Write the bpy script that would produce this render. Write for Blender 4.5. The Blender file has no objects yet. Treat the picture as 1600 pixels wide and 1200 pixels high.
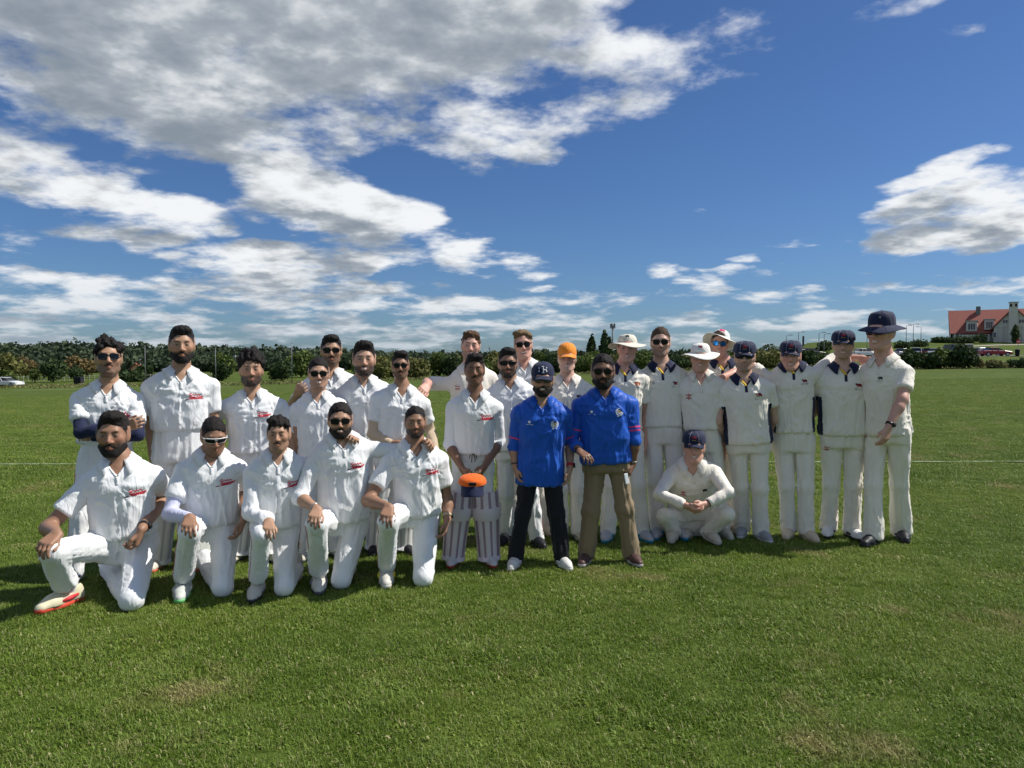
import bpy, math, random
import numpy as np
from mathutils import Vector, Matrix
from mathutils.bvhtree import BVHTree
random.seed(7); RNG = np.random.default_rng(7)
R = math.radians
scene = bpy.context.scene
COL = scene.collection

# ------------------------------------------------------------------ camera
F_PX, HORIZON, CAM_Z = 1150.0, 560.0, 1.60
PITCH = math.atan((600 - HORIZON) / F_PX)
cam_d = bpy.data.cameras.new('camera'); cam = bpy.data.objects.new('camera', cam_d); COL.objects.link(cam)
cam_d.sensor_fit = 'HORIZONTAL'; cam_d.sensor_width = 36.0; cam_d.lens = 36.0 * F_PX / 1600.0
cam_d.clip_start = 0.05; cam_d.clip_end = 9000
cam.location = (0, 0, CAM_Z); cam.rotation_euler = (R(90) - PITCH, 0, 0)
scene.camera = cam

# ------------------------------------------------------------------ sky and sun
SUN_AZ, SUN_EL = R(8), R(50)          # azimuth measured from +x (right) towards +y (behind the group)
SUN_DIR = Vector((math.cos(SUN_AZ) * math.cos(SUN_EL), math.sin(SUN_AZ) * math.cos(SUN_EL), math.sin(SUN_EL)))
scene.view_settings.view_transform = 'Standard'; scene.view_settings.look = 'None'
scene.view_settings.exposure = 0.46; scene.view_settings.gamma = 1.0
scene.view_settings.use_curve_mapping = False
sun_d = bpy.data.lights.new('sun', 'SUN'); sun_d.energy = 3.95; sun_d.angle = R(0.53); sun_d.color = (1.0, 0.955, 0.88)
sun = bpy.data.objects.new('sun', sun_d); COL.objects.link(sun)
sun.rotation_euler = (-SUN_DIR).to_track_quat('-Z', 'Y').to_euler(); sun.location = SUN_DIR * 60

world = bpy.data.worlds.new('World'); scene.world = world; world.use_nodes = True
SKY_STRENGTH = 0.10
def build_sky():
    nt = world.node_tree; nt.nodes.clear(); N = nt.nodes; L = nt.links
    def nd(t, **kw):
        n = N.new(t)
        for k, v in kw.items(): setattr(n, k, v)
        return n
    def val(s, v):
        if hasattr(v, 'is_output') or isinstance(v, bpy.types.NodeSocket): L.new(v, s)
        else: s.default_value = v
    def mth(op, a, b=0.0, c=0.0, clamp=False):
        n = nd('ShaderNodeMath', operation=op, use_clamp=clamp)
        for i, v in enumerate((a, b, c)): val(n.inputs[i], v)
        return n.outputs[0]
    def smooth(x, lo, hi):
        n = nd('ShaderNodeMapRange', interpolation_type='SMOOTHSTEP')
        val(n.inputs['Value'], x); val(n.inputs['From Min'], lo); val(n.inputs['From Max'], hi)
        return n.outputs[0]
    def comb(x, y, z=0.0):
        n = nd('ShaderNodeCombineXYZ'); val(n.inputs[0], x); val(n.inputs[1], y); val(n.inputs[2], z); return n.outputs[0]
    def noise(vec, scale, detail, rough, lac=2.0, dist=0.0):
        n = nd('ShaderNodeTexNoise'); L.new(vec, n.inputs['Vector'])
        n.inputs['Scale'].default_value = scale; n.inputs['Detail'].default_value = detail
        n.inputs['Roughness'].default_value = rough; n.inputs['Lacunarity'].default_value = lac
        n.inputs['Distortion'].default_value = dist
        return n.outputs['Fac']
    def vmath(op, a, b):
        n = nd('ShaderNodeVectorMath', operation=op); val(n.inputs[0], a); val(n.inputs[1], b); return n.outputs[0]
    def mixc(f, a, b):
        n = nd('ShaderNodeMix', data_type='RGBA'); val(n.inputs[0], f); val(n.inputs[6], a); val(n.inputs[7], b); return n.outputs[2]
    sky = nd('ShaderNodeTexSky', sky_type='NISHITA'); sky.sun_disc = False
    sky.sun_elevation = SUN_EL; sky.sun_rotation = math.pi / 2 - SUN_AZ
    sky.air_density = 1.0; sky.dust_density = 0.6; sky.ozone_density = 2.2; sky.altitude = 200
    tc = nd('ShaderNodeTexCoord'); D = tc.outputs['Generated']
    k = 1.0 / SKY_STRENGTH
    # masses of cloud: (azimuth, elevation, half width, half height, tilt, weight) in degrees; azimuth 0 is straight ahead, + to the right
    MASS = [(-24, 27.5, 34, 15.0, 3, 1.08), (6, 20, 15, 4.2, 9, .78), (-33, 12.0, 8, 3.0, -4, .92), (-26, 9.6, 7, 2.3, 0, .88), (-14, 11.4, 10, 3.2, -14, .92), (-6, 8.6, 8, 1.9, -12, .82),
            (-17, 6.4, 10, 2.3, 3, .88), (32, 9.2, 8, 2.6, 4, .84), (31, 12.4, 6, 1.2, 6, .62), (26.5, 22.6, 4.0, 1.0, 6, .60), (30.2, 20.4, 2.2, .8, 0, .52), (17, 3.6, 9, .9, 2, .62), (16, 5.9, 4.5, .9, 3, .50), (11, 6.6, 2.0, .7, 0, .45), (25, 4.9, 6, .7, 2, .60), (33, 4.6, 6, .9, 0, .62), (21, 2.4, 5, .6, 0, .66), (29, 2.6, 7, .8, 0, .62), (21.5, 8.4, 2.6, .5, 4, .50), (4, 5.0, 2.4, .7, 0, .58), (6.5, 3.4, 3.2, .8, 0, .62), (1, 7.4, 1.6, .6, 0, .50), (14, 21.4, 5, .8, 12, .46), (19, 7.2, 2.2, .4, 0, .48),
            (-70, 32, 30, 16, 0, .85), (80, 14, 22, 6, 0, .7), (135, 32, 34, 17, 0, .95), (-135, 30, 38, 18, 0, 1.0), (175, 50, 45, 14, 0, .85), (178, 13, 34, 7, 0, .85)]  # unseen clouds; those behind the camera enlarged to brighten the group's fronts
    def density(off, det):
        V = vmath('ADD', D, off) if off else D
        sep = nd('ShaderNodeSeparateXYZ'); L.new(V, sep.inputs[0]); x, y, z = sep.outputs
        f = mth('DIVIDE', 1.0, mth('ADD', mth('MAXIMUM', z, 0.0), 0.20))
        sc_ = nd('ShaderNodeVectorMath', operation='SCALE'); L.new(vmath('MULTIPLY', V, (1.0, 1.0, 2.1)), sc_.inputs[0]); L.new(f, sc_.inputs['Scale']); q = sc_.outputs[0]
        w = mth('MULTIPLY', mth('SUBTRACT', noise(q, 2.6, 2, .5), .5), 13.0)
        az = mth('ADD', mth('MULTIPLY', mth('ARCTAN2', x, y), 57.29578), w)
        el = mth('ADD', mth('MULTIPLY', mth('ARCSINE', z), 57.29578), mth('MULTIPLY', w, -.20))
        cov = None
        for (ca, ce, rx, ry, rot, wt) in MASS:
            c, s = math.cos(R(rot)), math.sin(R(rot)); dx = mth('SUBTRACT', az, float(ca)); dy = mth('SUBTRACT', el, float(ce))
            ux = mth('MULTIPLY_ADD', dx, c / rx, mth('MULTIPLY', dy, s / rx)); uy = mth('MULTIPLY_ADD', dy, c / ry, mth('MULTIPLY', dx, -s / ry))
            b = mth('MULTIPLY', smooth(mth('MULTIPLY_ADD', ux, ux, mth('MULTIPLY', uy, uy)), 1.75, .15), float(wt))
            cov = b if cov is None else mth('MAXIMUM', cov, b)
        low = mth('MULTIPLY', smooth(el, 8.0, 4.0), mth('MULTIPLY_ADD', smooth(az, 14.0, -8.0), .22, .45))      # rows of small cumulus near the horizon
        cov = mth('MAXIMUM', cov, low)
        n0 = noise(q, 3.1, det, .57, 2.1)
        return mth('ADD', mth('MULTIPLY', mth('SUBTRACT', n0, .5), 2.5), mth('MULTIPLY_ADD', cov, 1.02, -.50)), z, q
    dens, z, q = density(None, 8)
    up, _, _ = density((.030, .004, .040), 5)                     # the same layer one step towards the sun
    alpha = smooth(dens, -.07, .42)
    fine = mth('MULTIPLY', mth('SUBTRACT', noise(q, 9.0, 4, .62), .5), .7)
    sun_q = vmath('ADD', q, (.05, 0.0, .09))
    mid = mth('MULTIPLY', mth('SUBTRACT', noise(sun_q, 4.2, 4, .55), .5), 1.6)
    thick = smooth(mth('ADD', mth('ADD', mth('MINIMUM', mth('MULTIPLY_ADD', up, .85, mth('MULTIPLY', dens, .2)), .46), mid), fine), -.10, .82)
    ramp = nd('ShaderNodeValToRGB'); L.new(thick, ramp.inputs[0])
    cr = ramp.color_ramp; cr.interpolation = 'LINEAR'
    cols = [(0.0, (0.80, 0.82, 0.84)), (0.30, (0.62, 0.645, 0.67)), (0.65, (0.345, 0.385, 0.43)), (1.0, (0.222, 0.262, 0.315))]
    for pos, c in cols[1:-1]: cr.elements.new(pos)
    for e, (pos, c) in zip(cr.elements, cols): e.position = pos; e.color = (*c, 1)
    sc = nd('ShaderNodeVectorMath', operation='SCALE'); L.new(ramp.outputs[0], sc.inputs[0]); sc.inputs['Scale'].default_value = k * CLOUD_GAIN
    hazef = mth('MULTIPLY', smooth(z, 0.13, 0.0), 0.55)           # air in front of the far clouds
    tint = nd('ShaderNodeMix', data_type='RGBA', blend_type='MULTIPLY'); tint.inputs[0].default_value = 1.0
    L.new(sky.outputs[0], tint.inputs[6]); tint.inputs[7].default_value = SKY_TINT
    cloudc = mixc(hazef, sc.outputs[0], (0.36 * k * CLOUD_GAIN, 0.43 * k * CLOUD_GAIN, 0.51 * k * CLOUD_GAIN, 1))
    final = mixc(mth('MULTIPLY', alpha, mth('MULTIPLY_ADD', smooth(z, 0.05, 0.0), -.25, 1.0)), tint.outputs[2], cloudc)
    bg = nd('ShaderNodeBackground'); L.new(final, bg.inputs[0]); bg.inputs[1].default_value = SKY_STRENGTH
    out = nd('ShaderNodeOutputWorld'); L.new(bg.outputs[0], out.inputs[0])
SKY_TINT = (0.295, 0.425, 0.62, 1); CLOUD_GAIN = 0.82
build_sky()

# ------------------------------------------------------------------ helpers
def ray(u, v):
    cx, cz = (u - 800) / F_PX, (600 - v) / F_PX
    c, s = math.cos(PITCH), math.sin(PITCH)
    return np.array((cx, c + s * cz, c * cz - s))
def at(u, v, Y):                                   # the point seen at pixel (u, v) that stands Y metres ahead
    d = ray(u, v); return np.array((0, 0, CAM_Z)) + d * (Y / d[1])
def gnd(u, v, z=0.0):                              # the point of the flat ground seen at pixel (u, v)
    d = ray(u, v); return np.array((0, 0, CAM_Z)) + d * ((z - CAM_Z) / d[2])
def unit(a):
    a = np.asarray(a, float); return a / (np.linalg.norm(a) + 1e-12)

def obj(name, me, parent=None, loc=None):
    o = bpy.data.objects.new(name, me); COL.objects.link(o)
    if parent is not None: o.parent = parent
    if loc is not None: o.location = loc
    return o
def tag(o, label=None, cat=None, group=None, kind=None):
    if label: o['label'] = label
    if cat: o['category'] = cat
    if group: o['group'] = group
    if kind: o['kind'] = kind
    return o
def empty(name, loc, rz=0.0):
    o = bpy.data.objects.new(name, None); COL.objects.link(o); o.location = loc; o.rotation_euler = (0, 0, rz)
    o.empty_display_size = 0.2; return o
def mesh_np(name, V, F, mats=(), mi=None, smooth=True, cols=None):
    """V (n,3); F list of polygons or (m,4)/(m,3) array."""
    me = bpy.data.meshes.new(name)
    V = np.asarray(V, np.float32)
    if isinstance(F, np.ndarray):
        m, k = F.shape; flat = F.astype(np.int32).ravel(); starts = np.arange(m, dtype=np.int32) * k; tot = np.full(m, k, np.int32)
    else:
        m = len(F); tot = np.array([len(f) for f in F], np.int32); flat = np.array([i for f in F for i in f], np.int32)
        starts = np.concatenate(([0], np.cumsum(tot)[:-1])).astype(np.int32)
    me.vertices.add(len(V)); me.vertices.foreach_set('co', V.ravel())
    me.loops.add(len(flat)); me.loops.foreach_set('vertex_index', flat)
    me.polygons.add(m); me.polygons.foreach_set('loop_start', starts); me.polygons.foreach_set('loop_total', tot)
    if mi is not None: me.polygons.foreach_set('material_index', np.asarray(mi, np.int32))
    me.update(calc_edges=True)
    me.polygons.foreach_set('use_smooth', np.full(m, smooth, bool))
    for mt in mats: me.materials.append(mt)
    if cols is not None:
        a = me.color_attributes.new('tone', 'FLOAT_COLOR', 'POINT')
        c = np.ones((len(V), 4), np.float32); c[:, :3] = cols; a.data.foreach_set('color', c.ravel())
    me.validate()
    return me

class MB:                                          # collects polygons for one mesh
    def __init__(s): s.v = []; s.f = []; s.m = []
    def add(s, V, F, m=0):
        o = len(s.v); s.v += [tuple(map(float, p)) for p in V]; s.f += [tuple(i + o for i in f) for f in F]; s.m += [m] * len(F); return s
    def box(s, c, h, rot=None, m=0, taper=1.0):
        c = np.array(c, float); h = np.array(h, float)
        P = np.array([(sx, sy, sz) for sz in (-1, 1) for sy in (-1, 1) for sx in (-1, 1)], float) * h
        P[4:, :2] *= taper
        if rot is not None: P = P @ np.array(rot).T
        return s.add(P + c, [(0, 2, 3, 1), (4, 5, 7, 6), (0, 1, 5, 4), (2, 6, 7, 3), (0, 4, 6, 2), (1, 3, 7, 5)], m)
    def tube(s, pts, rad, n=8, m=0, cap=True):
        pts = [np.array(p, float) for p in pts]; k = len(pts)
        rad = [rad] * k if np.isscalar(rad) else list(rad)
        up = np.array((0, 0, 1.0)); V = []
        for i, p in enumerate(pts):
            d = unit(pts[min(i + 1, k - 1)] - pts[max(i - 1, 0)])
            a = np.cross(d, up)
            if np.linalg.norm(a) < 0.05: a = np.cross(d, (1.0, 0, 0))
            a = unit(a); b = np.cross(d, a)
            for j in range(n):
                t = 2 * math.pi * j / n; V.append(p + rad[i] * (math.cos(t) * a + math.sin(t) * b))
        Fs = [(i * n + j, i * n + (j + 1) % n, (i + 1) * n + (j + 1) % n, (i + 1) * n + j) for i in range(k - 1) for j in range(n)]
        if cap: Fs += [tuple(range(n))[::-1], tuple((k - 1) * n + j for j in range(n))]
        return s.add(V, Fs, m)
    def lathe(s, prof, n=24, m=0, sx=1.0, sy=1.0, c=(0, 0, 0)):
        V = [(c[0] + r * sx * math.cos(2 * math.pi * j / n), c[1] + r * sy * math.sin(2 * math.pi * j / n), c[2] + z) for r, z in prof for j in range(n)]
        k = len(prof)
        Fs = [(i * n + j, i * n + (j + 1) % n, (i + 1) * n + (j + 1) % n, (i + 1) * n + j) for i in range(k - 1) for j in range(n)]
        return s.add(V, Fs, m)
    def prism(s, poly, y0, y1, m=0):               # polygon in (x, z) pushed through y
        n = len(poly); V = [(x, y0, z) for x, z in poly] + [(x, y1, z) for x, z in poly]
        return s.add(V, [tuple(range(n)), tuple(range(2 * n - 1, n - 1, -1))] + [(i, i + n, (i + 1) % n + n, (i + 1) % n) for i in range(n)], m)
    def mesh(s, name, mats, smooth=False): return mesh_np(name, np.array(s.v), s.f, mats, s.m, smooth)
    def build(s, name, mats, parent=None, smooth=False, loc=None):
        if not isinstance(mats, (list, tuple)): mats = [mats]
        return obj(name, s.mesh(name, mats, smooth), parent, loc)

# ---- lattice noise
_LAT = np.random.default_rng(3).random((64, 64, 64)).astype(np.float32)
def vnoise(P):
    P = np.asarray(P, np.float32); i = np.floor(P).astype(np.int32); f = P - i; f = f * f * (3 - 2 * f)
    i0 = i & 63; i1 = (i + 1) & 63
    x0, y0, z0 = i0.T; x1, y1, z1 = i1.T; fx, fy, fz = f.T
    L = _LAT
    a = L[x0, y0, z0] * (1 - fx) + L[x1, y0, z0] * fx; b = L[x0, y1, z0] * (1 - fx) + L[x1, y1, z0] * fx
    c = L[x0, y0, z1] * (1 - fx) + L[x1, y0, z1] * fx; d = L[x0, y1, z1] * (1 - fx) + L[x1, y1, z1] * fx
    return (a * (1 - fy) + b * fy) * (1 - fz) + (c * (1 - fy) + d * fy) * fz
def ridge(n): return (1 - np.abs(2 * n - 1)) ** 2

# ---- signed-distance modelling: primitives are (bbox_lo, bbox_hi, f(P), blend, mode)
def smin(a, b, k):
    if k <= 0: return np.minimum(a, b)
    h = np.maximum(k - np.abs(a - b), 0) / k; return np.minimum(a, b) - h * h * k * 0.25
class Sdf:
    def __init__(s): s.pr = []
    def cone(s, a, b, ra, rb, k=0.0, mode='u', clip=None):
        a = np.asarray(a, np.float32); b = np.asarray(b, np.float32); d = b - a; L2 = float(d @ d) + 1e-9; r = max(ra, rb)
        def f(P):
            t = np.clip(((P - a) @ d) / L2, 0, 1); q = P - a - t[:, None] * d
            o = np.sqrt((q * q).sum(1)) - (ra + (rb - ra) * t)
            if clip is not None: o = np.maximum(o, (P - np.asarray(clip[0], np.float32)) @ np.asarray(clip[1], np.float32))
            return o
        s.pr.append((np.minimum(a, b) - r, np.maximum(a, b) + r, f, k, mode)); return s
    def chain(s, pts, rad, k=0.0, k0=None):
        for i in range(len(pts) - 1): s.cone(pts[i], pts[i + 1], rad[i], rad[i + 1], (k0 if (i == 0 and k0 is not None) else k))
        return s
    def ell(s, c, r, k=0.0, mode='u', rot=None):
        c = np.asarray(c, np.float32); r = np.asarray(r, np.float32); M = None if rot is None else np.asarray(rot, np.float32)
        def f(P):
            q = P - c
            if M is not None: q = q @ M            # columns of M are the local axes
            k0 = np.sqrt(((q / r) ** 2).sum(1)); k1 = np.sqrt(((q / (r * r)) ** 2).sum(1)) + 1e-9
            return k0 * (k0 - 1) / k1
        R_ = r.max() if M is not None else r
        s.pr.append((c - R_, c + R_, f, k, mode)); return s
    def fn(s, lo, hi, f, k=0.0, mode='u'):
        s.pr.append((np.asarray(lo, np.float32), np.asarray(hi, np.float32), f, k, mode)); return s
    @staticmethod
    def _comb(D, d, k, mode):
        if mode == 'u': return smin(D, d, k)
        if mode == 's': return -smin(-D, d, k)     # carve d out of D
        return -smin(-D, -d, k)                    # keep only what is inside d
    def __call__(s, P):
        P = np.asarray(P, np.float32); D = np.full(len(P), 1.0, np.float32)
        for lo, hi, f, k, mode in s.pr: D = s._comb(D, f(P), k, mode)
        return D
    def mesh(s, h, pad=2, lo=None, hi=None):
        us = [p for p in s.pr if p[4] == 'u']
        if lo is None: lo = np.min([p[0] for p in us], 0)
        if hi is None: hi = np.max([p[1] for p in us], 0)
        lo = np.asarray(lo) - pad * h; n = np.ceil((np.asarray(hi) + pad * h - lo) / h).astype(int) + 1
        D = np.full(n, 1.0, np.float32)
        ax = [(lo[i] + h * np.arange(n[i])).astype(np.float32) for i in range(3)]
        for plo, phi, f, k, mode in s.pr:
            m = k + 2.5 * h
            if mode == 'i': a = np.zeros(3, int); b = n
            else:
                a = np.clip(np.floor((plo - m - lo) / h).astype(int), 0, n); b = np.clip(np.ceil((phi + m - lo) / h).astype(int) + 1, 0, n)
            if (b <= a).any(): continue
            G = np.stack(np.meshgrid(ax[0][a[0]:b[0]], ax[1][a[1]:b[1]], ax[2][a[2]:b[2]], indexing='ij'), -1).reshape(-1, 3)
            sub = D[a[0]:b[0], a[1]:b[1], a[2]:b[2]]
            D[a[0]:b[0], a[1]:b[1], a[2]:b[2]] = s._comb(sub.ravel(), f(G), k, mode).reshape(sub.shape)
        return surface_nets(D, lo, h)
_OFF = np.array([(i >> 2 & 1, i >> 1 & 1, i & 1) for i in range(8)])
_EDG = [(a, b) for a in range(8) for b in range(a + 1, 8) if bin(a ^ b).count('1') == 1]
def surface_nets(D, lo, h):
    S = D < 0; n = np.array(D.shape)
    cnt = np.zeros(n - 1, np.int8)
    for o in _OFF: cnt += S[o[0]:n[0] - 1 + o[0], o[1]:n[1] - 1 + o[1], o[2]:n[2] - 1 + o[2]]
    act = np.argwhere((cnt > 0) & (cnt < 8))
    idx = np.full(n - 1, -1, np.int32); idx[tuple(act.T)] = np.arange(len(act))
    cv = np.stack([D[act[:, 0] + o[0], act[:, 1] + o[1], act[:, 2] + o[2]] for o in _OFF], 1)
    acc = np.zeros((len(act), 3)); w = np.zeros(len(act))
    for a, b in _EDG:
        m = (cv[:, a] < 0) != (cv[:, b] < 0)
        t = cv[m, a] / (cv[m, a] - cv[m, b])
        acc[m] += _OFF[a] + (_OFF[b] - _OFF[a]) * t[:, None]; w[m] += 1
    V = lo + h * (act + acc / np.maximum(w, 1)[:, None])
    Fs = []
    for axis in range(3):
        e = [0, 0, 0]; e[axis] = 1
        A = S[:n[0] - e[0], :n[1] - e[1], :n[2] - e[2]]; B = S[e[0]:, e[1]:, e[2]:]
        pos = np.argwhere(A != B)
        u, v = [(1, 2), (2, 0), (0, 1)][axis]
        ok = (pos[:, u] > 0) & (pos[:, v] > 0) & (pos[:, u] < n[u] - 1) & (pos[:, v] < n[v] - 1); pos = pos[ok]
        du = np.zeros(3, int); du[u] = 1; dv = np.zeros(3, int); dv[v] = 1
        q = np.stack([idx[tuple((pos - du - dv).T)], idx[tuple((pos - dv).T)], idx[tuple(pos.T)], idx[tuple((pos - du).T)]], 1)
        fl = ~S[tuple(pos.T)]; q[fl] = q[fl][:, ::-1]
        Fs.append(q)
    Q = np.concatenate(Fs); Q = Q[(Q >= 0).all(1)]
    return V, Q
def vnormals(V, Q):
    n = np.cross(V[Q[:, 2]] - V[Q[:, 0]], V[Q[:, 3 % Q.shape[1]]] - V[Q[:, 1]]) if Q.shape[1] == 4 else np.cross(V[Q[:, 1]] - V[Q[:, 0]], V[Q[:, 2]] - V[Q[:, 0]])
    out = np.zeros_like(V)
    for c in range(Q.shape[1]):
        for k in range(3): out[:, k] += np.bincount(Q[:, c], n[:, k], len(V))
    return out / (np.linalg.norm(out, axis=1, keepdims=True) + 1e-12)
def relax(V, Q, it=1, f=0.5):
    for _ in range(it):
        s = np.zeros_like(V); c = np.bincount(Q.ravel(), minlength=len(V)).astype(float)
        ctr = V[Q].mean(1)
        for j in range(Q.shape[1]):
            for k in range(3): s[:, k] += np.bincount(Q[:, j], ctr[:, k], len(V))
        V = V + f * (s / np.maximum(c, 1)[:, None] - V)
    return V

# ------------------------------------------------------------------ materials
MATS = {}
def nmat(name, col, rough=0.7, bump=0.0, bscale=40.0, var=0.0, vscale=6.0, spec=0.3, sheen=0.0, metal=0.0, attr=False, sss=0.0, coords='Object', detail=4):
    if name in MATS: return MATS[name]
    m = bpy.data.materials.new(name); m.use_nodes = True; nt = m.node_tree; b = nt.nodes['Principled BSDF']
    b.inputs['Base Color'].default_value = (*col, 1); b.inputs['Roughness'].default_value = rough
    b.inputs['Specular IOR Level'].default_value = spec; b.inputs['Metallic'].default_value = metal
    if sheen: b.inputs['Sheen Weight'].default_value = sheen
    if sss: b.inputs['Subsurface Weight'].default_value = sss; b.inputs['Subsurface Radius'].default_value = (0.01, 0.004, 0.002); b.inputs['Subsurface Scale'].default_value = 0.6
    tc = nt.nodes.new('ShaderNodeTexCoord'); src = None
    if attr:
        a = nt.nodes.new('ShaderNodeAttribute'); a.attribute_name = 'tone'; src = a.outputs['Color']; nt.links.new(src, b.inputs['Base Color'])
    if var:
        n = nt.nodes.new('ShaderNodeTexNoise'); n.inputs['Scale'].default_value = vscale; n.inputs['Detail'].default_value = detail
        nt.links.new(tc.outputs[coords], n.inputs['Vector'])
        mr = nt.nodes.new('ShaderNodeMapRange'); nt.links.new(n.outputs['Fac'], mr.inputs[0])
        mr.inputs[1].default_value = 0.25; mr.inputs[2].default_value = 0.75; mr.inputs[3].default_value = 1 - var; mr.inputs[4].default_value = 1 + var
        mx = nt.nodes.new('ShaderNodeVectorMath'); mx.operation = 'SCALE'
        if src is not None: nt.links.new(src, mx.inputs[0])
        else: mx.inputs[0].default_value = col
        nt.links.new(mr.outputs[0], mx.inputs['Scale']); nt.links.new(mx.outputs[0], b.inputs['Base Color'])
    if bump:
        n2 = nt.nodes.new('ShaderNodeTexNoise'); n2.inputs['Scale'].default_value = bscale; n2.inputs['Detail'].default_value = 5
        nt.links.new(tc.outputs[coords], n2.inputs['Vector'])
        bp = nt.nodes.new('ShaderNodeBump'); bp.inputs['Strength'].default_value = bump; bp.inputs['Distance'].default_value = 0.02
        nt.links.new(n2.outputs['Fac'], bp.inputs['Height']); nt.links.new(bp.outputs[0], b.inputs['Normal'])
    MATS[name] = m; return m
# ------------------------------------------------------------------ terrain
def terrain_z(x, y):
    x = np.asarray(x, float); y = np.asarray(y, float)
    a = x / np.maximum(y, 25.0)
    ze = np.interp(a, [-1.2, -.70, -.31, -.10, .10, .23, .54, .70, 1.2], [-3.4, -2.75, -1.95, -1.25, -0.55, -0.05, 0.08, 0.30, 0.5])
    t = np.clip((y - 14) / 86.0, 0, 1); z = ze * t
    w = np.clip((a - 0.335) / 0.075, 0, 1); w = w * w * (3 - 2 * w)       # the rise with the car park, on the right only
    up = np.interp(y, [0, 101, 112, 150, 165, 200, 260, 600, 4000], [0, 0, 1.65, 2.0, 2.9, 6.0, 6.4, 5.0, 3.0])
    return z + w * up
def tz(x, y): return float(terrain_z(x, y))
def on(u, Y, dz=0.0):                              # ground point under image column u at distance Y
    x = (u - 800) / F_PX * Y; return np.array((x, Y, tz(x, Y) + dz))
def grass_colour_nodes(nt, pos, rnd=None, blades=False):
    """meadow colour: greens that drift over metres, dry straw patches; rnd varies single blades."""
    N = nt.nodes; L = nt.links
    def noise(scale, detail=4, vec=pos, rough=0.55):
        n = N.new('ShaderNodeTexNoise'); n.inputs['Scale'].default_value = scale; n.inputs['Detail'].default_value = detail; n.inputs['Roughness'].default_value = rough
        L.new(vec, n.inputs['Vector']); return n.outputs['Fac']
    def mix(f, a, b):
        n = N.new('ShaderNodeMix'); n.data_type = 'RGBA'
        for s, v in ((n.inputs[0], f), (n.inputs[6], a), (n.inputs[7], b)):
            if isinstance(v, bpy.types.NodeSocket): L.new(v, s)
            else: s.default_value = v
        return n.outputs[2]
    def rng(v, a, b, c=0.0, d=1.0):
        n = N.new('ShaderNodeMapRange'); L.new(v, n.inputs[0])
        for i, q in enumerate((a, b, c, d)): n.inputs[i + 1].default_value = q
        return n.outputs[0]
    k = 1.98
    c = mix(rng(noise(0.55, 5), .35, .65), (0.055 * k, 0.096 * k, 0.009 * k, 1), (0.097 * k, 0.136 * k, 0.018 * k, 1))
    c = mix(rng(noise(2.3, 4), .42, .72), c, (0.114 * k, 0.157 * k, 0.030 * k, 1))
    if rnd is not None:
        c = mix(rng(rnd, .55, 1.0, 0, .65), c, (0.24, 0.29, 0.045, 1))
        c = mix(rng(rnd, .0, .3, .5, 0), c, (0.045, 0.115, 0.018, 1))
    dry = N.new('ShaderNodeMath'); dry.operation = 'MULTIPLY'
    L.new(rng(noise(1.05, 5, rough=.6), .57, .70), dry.inputs[0]); dry.inputs[1].default_value = 0.70
    c = mix(dry.outputs[0], c, (0.42, 0.33, 0.16, 1))
    if rnd is not None:
        c = mix(rng(rnd, .92, .94, 0, .8), c, (0.50, 0.44, 0.24, 1))
    return c
def ground_material():
    m = bpy.data.materials.new('meadow_ground'); m.use_nodes = True; nt = m.node_tree; N = nt.nodes; L = nt.links; b = N['Principled BSDF']
    g = N.new('ShaderNodeNewGeometry'); pos = g.outputs['Position']
    c = grass_colour_nodes(nt, pos)
    # mown stripes on the far pitch
    sep = N.new('ShaderNodeSeparateXYZ'); L.new(pos, sep.inputs[0])
    mp = N.new('ShaderNodeMapping'); mp.inputs['Scale'].default_value = (0.05, 1.0, 1.0); L.new(pos, mp.inputs[0])
    n = N.new('ShaderNodeTexNoise'); n.inputs['Scale'].default_value = 0.55; n.inputs['Detail'].default_value = 6; L.new(mp.outputs[0], n.inputs['Vector'])
    mr = N.new('ShaderNodeMapRange'); L.new(n.outputs['Fac'], mr.inputs[0]); mr.inputs[1].default_value = .3; mr.inputs[2].default_value = .7; mr.inputs[3].default_value = .80; mr.inputs[4].default_value = 1.18
    n3 = N.new('ShaderNodeTexNoise'); n3.inputs['Scale'].default_value = 14; n3.inputs['Detail'].default_value = 8; n3.inputs['Roughness'].default_value = .7; L.new(pos, n3.inputs['Vector'])
    mr3 = N.new('ShaderNodeMapRange'); L.new(n3.outputs['Fac'], mr3.inputs[0]); mr3.inputs[1].default_value = .3; mr3.inputs[2].default_value = .7; mr3.inputs[3].default_value = .68; mr3.inputs[4].default_value = 1.3
    mm = N.new('ShaderNodeMath'); mm.operation = 'MULTIPLY'; L.new(mr.outputs[0], mm.inputs[0]); L.new(mr3.outputs[0], mm.inputs[1])
    m5 = N.new('ShaderNodeMath'); m5.operation = 'MULTIPLY'; m5.inputs[1].default_value = .40; L.new(mm.outputs[0], m5.inputs[0]); sc = N.new('ShaderNodeVectorMath'); sc.operation = 'SCALE'; L.new(c, sc.inputs[0]); L.new(m5.outputs[0], sc.inputs['Scale'])
    L.new(sc.outputs[0], b.inputs['Base Color']); b.inputs['Roughness'].default_value = .9; b.inputs['Specular IOR Level'].default_value = .1
    bp = N.new('ShaderNodeBump'); bp.inputs['Strength'].default_value = .6; bp.inputs['Distance'].default_value = .03; L.new(n3.outputs['Fac'], bp.inputs['Height']); L.new(bp.outputs[0], b.inputs['Normal'])
    return m
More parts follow.
